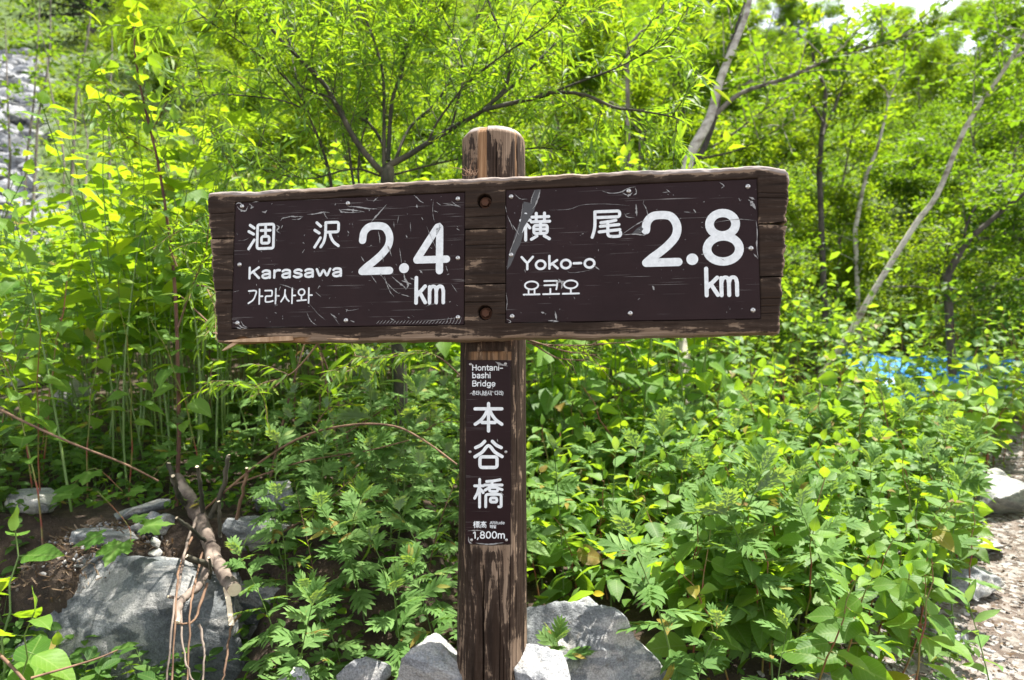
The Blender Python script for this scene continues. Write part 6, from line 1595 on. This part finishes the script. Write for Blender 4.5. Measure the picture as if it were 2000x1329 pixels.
# scree boulders
def scree():
    r = np.random.default_rng(14); pos = []
    T = [rock_geo(200 + i, (1, .8, .6), 2, 9, .03, .45) for i in range(5)]
    while len(pos) < 7000:
        y = r.uniform(9.2, 23); az = r.uniform(-.95, -.72); x = az * y; pos.append((x, y, float(H(x, y)) + .02))
    pos = np.array(pos); sz = (.02 + .34 * r.random(len(pos)) ** 10) * (.6 + .03 * pos[:, 1])
    o = obj('scree_rubble', bake(T, frames(pos, r.normal(size=(len(pos), 3)) * [1, 1, .3], r.normal(size=(len(pos), 3)) * .4 + [0, 0, 1], sz)).mesh('scree_rubble', False), MAT['scree']); tag(o, 'pale broken rock rubble in the gully at the top left', 'rubble', kind='stuff')
scree()
for i, (px, py, w, h, lab) in enumerate([(38, 240, 40, 22, 'dark boulder in the middle of the pale scree gully'), (20, 168, 34, 24, 'grey boulder at the left edge of the scree gully'), (14, 210, 30, 26, 'lower grey boulder at the left edge of the scree'), (60, 150, 30, 16, 'pale boulder near the top of the scree gully'), (95, 270, 26, 14, 'small pale boulder at the foot of the scree')]):
    rock('boulder', 90 + i, px, py, None, w, h, 1.0, lab, 'rock_dark' if i < 3 else 'scree', 4, i)

# ---- baked mass of far and filling leaves (too many to count)
def knot_mass(name, n, xr, yr, zr, size, mat, label, cat, seed, test, cards=FAR_K, flat=.3):
    r = np.random.default_rng(seed); x = r.uniform(*xr, n); y = r.uniform(*yr, n); g = H(x, y)
    pos = np.stack([x, y, g + zr[0] + (zr[1] - zr[0]) * r.random(n) ** .8 * (.6 + .8 * np.clip(fbm(x * 1.2, y * 1.2, 2) + .5, 0, 1))], -1)
    px, py = proj(pos.T); m = test(x, y, px, py); pos = pos[m]; k = len(pos)
    M = frames(pos, r.normal(size=(k, 3)) * [1, 1, .3] + [0, 0, -.15], r.normal(size=(k, 3)) * .35 + [0, 0, 1], size * r.uniform(.6, 1.2, k))
    o = obj(name, bake(cards, M).mesh(name), MAT[mat]); tag(o, label, cat, kind='stuff')
knot_mass('undergrowth', 5200, (.0, 4.5), (2.0, 5.0), (.02, .45), .085, 'knot', 'dense mixed undergrowth between the knotweed right of the post', 'undergrowth', 1, lambda x, y, px, py: (px > 1000) & (path_dist(x, y) > .28) & ~((px < 1330) & (py > 1195)) & ~((px > 1780) & (py > 1230)), [leaf_geo(1, .6, 3, 2, 'ovate', .2, .3, 0, 4), leaf_geo(1, .25, 3, 2, 'narrow', .2, .3, 0, 4)])
knot_mass('undergrowth', 6500, (-.2, 8.5), (5.0, 9.5), (.1, 1.1), .10, 'knot', 'knotweed thicket filling the slope behind the right half of the board', 'undergrowth', 2, lambda x, y, px, py: (px > 980) & ~((px > 1650) & (y > 6.4)))
knot_mass('undergrowth', 9500, (-7.5, .2), (3.6, 9.0), (.15, 1.15), .105, 'knot_y', 'sunlit knotweed thicket filling the left bank', 'undergrowth', 3, lambda x, y, px, py: (px < 1000) & (px > -200) & (y > 3.6))
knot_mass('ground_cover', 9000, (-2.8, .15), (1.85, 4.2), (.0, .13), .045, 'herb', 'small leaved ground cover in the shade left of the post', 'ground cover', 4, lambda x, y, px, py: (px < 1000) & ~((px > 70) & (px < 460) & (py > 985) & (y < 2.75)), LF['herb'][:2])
knot_mass('ground_cover', 5200, (.2, 4.2), (1.6, 5.2), (.0, .10), .030, 'herb', 'small leaved ground cover along the path', 'ground cover', 5, lambda x, y, px, py: (path_dist(x, y) > .16) & ~((px < 1330) & (py > 1195)), LF['herb'][:2])

# whole knotweed plants too many to count, baked
def mass_plants(n, hs, region, ls, mats, label, seed, test, zs=(.75, 1.15)):
    r = np.random.default_rng(seed); plans = [plan_knot(r, hs, 14, ls, .2, .3) for _ in range(8)]
    stems = [tubes(st[:1], 4, False) for st, L in plans]
    x = r.uniform(region[0], region[1], n); y = r.uniform(region[2], region[3], n); z = H(x, y); px, py = proj((x, y, z)); m = test(x, y, px, py)
    x, y, z = x[m], y[m], z[m]; k = len(x); a = r.uniform(0, 6.28, k); s = r.uniform(*zs, k)
    B = np.zeros((k, 4, 4)); B[:, 0, 0] = np.cos(a) * s; B[:, 0, 1] = -np.sin(a) * s; B[:, 1, 0] = np.sin(a) * s; B[:, 1, 1] = np.cos(a) * s; B[:, 2, 2] = s
    ta = .22; T = np.eye(4); T[1, 1] = T[2, 2] = math.cos(ta); T[1, 2] = -math.sin(ta); T[2, 1] = math.sin(ta); B[:, 3, 3] = 1; B = T @ B; B[:, 0, 3] = x; B[:, 1, 3] = y; B[:, 2, 3] = z; B[:, 3, 3] = 1
    pick = r.integers(0, 8, k); Ms = []; 
    for i in range(8):
        Lm = np.array([M for v, M in plans[i][1]]); Ms.append(np.einsum('nij,mjk->nmik', B[pick == i], Lm).reshape(-1, 4, 4))
    lf = [leaf_geo(1, .7, 3, 2, 'ovate', .22, c, .0, i) for i, c in enumerate((.15, .35, .25))]
    root = obj('knotweed_thicket', bake(lf, np.concatenate(Ms)).mesh('knotweed_thicket'), MAT[mats[0]]); tag(root, label, 'thicket', kind='stuff')
    st = obj('stems', bake(stems, B, pick).mesh('stems'), MAT[mats[1]], root); st['kind'] = 'stuff'
mass_plants(260, .5, (.1, 3.6, 2.1, 4.8), .12, ('knot', 'stem_red'), 'crowded knotweed stand filling the bank right of the post', 101, lambda x, y, px, py: (px > 1010) & (path_dist(x, y) > .26) & ~((px < 1330) & (py > 1195)) & ~((px > 1760) & (py > 1230)))
mass_plants(420, 1.1, (-.1, 7.5, 4.6, 8.6), .125, ('knot', 'stem_red'), 'crowded knotweed stand behind the right half of the board', 102, lambda x, y, px, py: (px > 960) & ~((px > 1640) & (y > 6.1)), (.6, .95))
mass_plants(480, 1.2, (-6.5, .2, 3.5, 8.4), .13, ('knot_y', 'stem_green'), 'crowded sunlit knotweed stand on the left bank', 103, lambda x, y, px, py: (px < 980) & (px > -150), (.7, 1.05))

mass_plants(90, 1.6, (-3.0, -1.3, 3.1, 4.4), .12, ('knot_y', 'stem_green'), 'leafy stand of broad leaved stems round the reddish sapling', 107, lambda x, y, px, py: (px < 460) & (px > 150), (.85, 1.1))
mass_plants(130, 1.5, (-2.6, -.2, 3.8, 6.0), .13, ('knot_y', 'stem_green'), 'tall yellow green knotweed behind the willow stems', 104, lambda x, y, px, py: (px < 760) & (px > 330), (.9, 1.15))
mass_plants(60, 1.5, (.1, 1.6, 3.6, 4.8), .12, ('knot_y', 'stem_green'), 'tall yellow green knotweed behind the post and right plate', 105, lambda x, y, px, py: (px < 1380) & (px > 1040), (1.1, 1.35))

# ---- fallen log with cut stubs, hanging roots
log = empty('fallen_log', tuple(P(350, 950, 2.62))); tag(log, 'sawn fallen log with peeling bark and cut branch stubs above the dark boulder', 'log'); G0 = np.array(log.location)
def lp(pts): return smooth_line(np.array([P(*q) for q in pts]) - G0, 5)
a = lp([(345, 935, 2.66), (362, 962, 2.60), (385, 1000, 2.5), (402, 1040, 2.38), (420, 1090, 2.22), (436, 1120, 2.10), (458, 1152, 1.98)])
a = smooth_line(a, 3)
gl = tubes([(a, np.interp(np.linspace(0, 1, len(a)), [0, .3, .33, .37, .6, .62, .66, 1], [.024, .026, .032, .025, .021, .026, .020, .019]))], 28)
cen = np.repeat(a, 28, 0); gl.v = gl.v + nrm(gl.v - cen) * (.006 * fbm(gl.v[:, 0] * 40 + gl.v[:, 1] * 30, gl.v[:, 2] * 40, 4) + .003 * np.round(3 * fbm(gl.v[:, 0] * 70, gl.v[:, 2] * 50 + gl.v[:, 1] * 20, 3)) / 3)[:, None]
obj('trunk', gl.mesh('trunk'), MAT['log'], log)
t = nrm(a[-1] - a[-2]); u = nrm(np.cross(t, [0, 0, 1])); w = np.cross(u, t); n = 20
obj('cut_face', Geo([a[-1] + t * .0015 + (.0185 * math.cos(2 * math.pi * i / n)) * u + (.0185 * math.sin(2 * math.pi * i / n)) * w for i in range(n)], [list(range(n))]).mesh('cut_face', False), MAT['cut_wood'], log)
def limb(pts, r0, r1, mat='log', cut=True, name='limb'):
    p = lp(pts); p[1:-1] += .0016 * rng.normal(size=p[1:-1].shape); obj(name, tubes([(p, np.linspace(r0, r1, len(p)) * rng.uniform(.85, 1.2, len(p)))], 8).mesh(name), MAT[mat], log)
    if cut:
        t = nrm(p[-1] - p[-2]); p2 = np.array([p[-1], p[-1] + t * .0015]); obj('cut_face', tubes([(p2, [r1 * .97, r1 * .9])], 8).mesh('cut_face', False), MAT['cut_wood'], log)
limb([(412, 1060, 2.3), (408, 1100, 2.16), (395, 1135, 2.08), (372, 1160, 2.0), (352, 1178, 1.95), (345, 1216, 1.90)], .014, .009)
limb([(372, 1160, 2.0), (350, 1168, 1.98), (328, 1166, 1.96)], .006, .004)
limb([(345, 950, 2.6), (335, 925, 2.6), (330, 905, 2.6)], .010, .008, 'bark_willow')
limb([(362, 985, 2.52), (345, 960, 2.45), (338, 930, 2.4)], .009, .007, 'bark_willow')
limb([(396, 1000, 2.46), (392, 960, 2.4), (385, 912, 2.36)], .008, .006, 'bark_willow')
limb([(412, 1010, 2.44), (435, 960, 2.4), (445, 900, 2.38), (446, 890, 2.38)], .010, .007, 'bark_willow')
limb([(450, 1060, 2.4), (470, 980, 2.36), (482, 915, 2.34)], .006, .005, 'twig')
limb([(405, 1060, 2.3), (370, 1030, 2.2), (345, 1012, 2.16)], .006, .0045, 'bark_willow')
limb([(415, 1110, 2.15), (395, 1100, 2.06), (365, 1087, 2.02)], .008, .006, 'bark_willow')
limb([(430, 1050, 2.3), (429, 1010, 2.28), (427, 980, 2.27)], .006, .005, 'bark_willow')
limb([(410, 1130, 2.1), (412, 1110, 2.03), (408, 1090, 2.0)], .005, .004, 'bark_willow')
for k, pts in enumerate([[(385, 1010, 2.4), (365, 1060, 2.2), (352, 1130, 2.0), (338, 1200, 1.9), (330, 1290, 1.85), (322, 1340, 1.82)], [(375, 1050, 2.3), (350, 1110, 2.05), (345, 1180, 1.92), (336, 1330, 1.84)], [(395, 1080, 2.2), (378, 1150, 2.0), (370, 1220, 1.92), (366, 1340, 1.85)],
                         [(352, 1178, 1.95), (355, 1240, 1.9), (365, 1300, 1.86), (378, 1340, 1.84)], [(405, 1140, 2.05), (380, 1210, 1.95), (345, 1220, 1.9)],
                         [(470, 1200, 2.0), (450, 1230, 1.95), (442, 1290, 1.88), (430, 1340, 1.84)], [(388, 1220, 1.92), (398, 1270, 1.9), (396, 1330, 1.86)]]):
    limb(pts, .0042 - .0003 * (k % 4), .0022, 'twig' if k % 3 else 'log', False, 'root')
p = lp([(440, 1148, 1.99), (446, 1175, 1.96), (452, 1222, 1.93)]); nn_ = len(p)
obj('bark_strip', Geo([q + [s, 0, 0] for q in p for s in (-.007, .007)] + [q + [s, .004, 0] for q in p for s in (-.007, .007)], [[2 * i, 2 * i + 1, 2 * i + 3, 2 * i + 2] for i in range(nn_ - 1)] + [[2 * nn_ + 2 * i + 2, 2 * nn_ + 2 * i + 3, 2 * nn_ + 2 * i + 1, 2 * nn_ + 2 * i] for i in range(nn_ - 1)]).mesh('bark_strip', False), MAT['cut_wood'], log)

def cane(label, lines, mat='twig', cat='twig'):
    a0 = P(*lines[0][0][0]); root = bpy.data.objects.new('arching_twig', tubes([(smooth_line(np.array([P(*q) for q in L]) - a0, 6), np.linspace(r0, r1, (len(L) - 1) * 6 + 1)) for L, r0, r1 in lines], 6).mesh('arching_twig'))
    root.data.materials.append(MAT[mat]); link(root); root.location = a0; tag(root, label, cat)
cane('long tan twig arching from the log stubs up towards the post plate', [([(395, 1000, 2.5), (440, 960, 2.4), (520, 895, 2.3), (600, 850, 2.2), (690, 830, 2.1), (770, 833, 2.0), (830, 862, 1.9), (893, 908, 1.8)], .0045, .0026)])
cane('second thinner twig below the arching one in front of the herbs', [([(450, 950, 2.5), (520, 925, 2.4), (600, 900, 2.3), (720, 880, 2.25), (800, 860, 2.2)], .003, .0016)])
cane('tan cane slanting down from the left edge towards the log', [([(-20, 790, 2.3), (60, 830, 2.25), (150, 870, 2.2), (240, 905, 2.2), (310, 940, 2.25)], .0045, .003)])
cane('bare stick lying in the lower left corner', [([(-10, 1270, 1.7), (30, 1310, 1.65), (60, 1345, 1.6)], .004, .003), ([(60, 1325, 1.66), (180, 1290, 1.75), (230, 1270, 1.8)], .003, .002)])
cane('thin dry stalk in the herbs between the dark boulder and the post', [([(670, 1080, 2.3), (700, 1010, 2.25), (724, 970, 2.2)], .002, .0015), ([(560, 1000, 2.5), (640, 985, 2.4), (820, 975, 2.3)], .0018, .0012)])

# ---- blue tarpaulin and pale debris at the right
def tarp():
    nx, ny = 60, 24; a = P(1700, 770, 7.2); X = np.linspace(0, 3.3, nx); Yv = np.linspace(0, 1.3, ny)
    XX, YY = np.meshgrid(X, Yv, indexing='ij'); x = 3.2 + XX * 1.0; y = 5.75 + YY - .12 * XX
    z = H(x, y) + .30 + .10 * fbm(x * 1.6, y * 1.6, 3) + .08 * np.abs(fbm(x * 4, y * 3, 3)) - .22 * sm(.2, 0, YY)
    i, j = np.meshgrid(np.arange(nx - 1), np.arange(ny - 1), indexing='ij'); q = np.stack([i * ny + j, (i + 1) * ny + j, (i + 1) * ny + j + 1, i * ny + j + 1], -1).reshape(-1, 4)
    o = obj('tarpaulin', mesh_np('tarpaulin', np.stack([x, y, z], -1).reshape(-1, 3), q.ravel(), np.full(len(q), 4)), MAT['tarp']); tag(o, 'bright blue tarpaulin spread over the ground behind the plants at right', 'tarpaulin')
tarp()
for k, (lab, pts, r0, r1) in enumerate([('bleached fallen trunk lying in the dark thicket at the right', [(1870, 572, 7.5), (1930, 560, 7.5), (1984, 547, 7.6), (2060, 530, 7.6)], .024, .012), ('pale broken branch lying behind the foot of the leaning trunk', [(1735, 562, 7.2), (1790, 560, 7.3), (1850, 575, 7.4)], .012, .007), ('pale twig lying above the bleached trunk at the right', [(1890, 545, 7.6), (1960, 512, 7.6), (2010, 490, 7.6)], .008, .005)]):
    pp = smooth_line(np.array([P(*q) for q in pts]), 4); o = obj('dead_branch', tubes([(pp - pp[0], np.linspace(r0, r1, len(pp)))], 7).mesh('dead_branch'), MAT['debris'], loc=tuple(pp[0])); tag(o, lab, 'branch')
# fallen yellow leaf behind the banded boulder
M = frames(P(1158, 1160, 2.1), [1, -.2, .1], [0, -1, .6], .035)[0]
o = obj('yellow_leaf', LF['herb'][1].mesh('yellow_leaf'), MAT['yellow_leaf']); o.matrix_world = Matrix(M.tolist()); tag(o, 'fallen yellow leaf just behind the banded boulder', 'leaf')
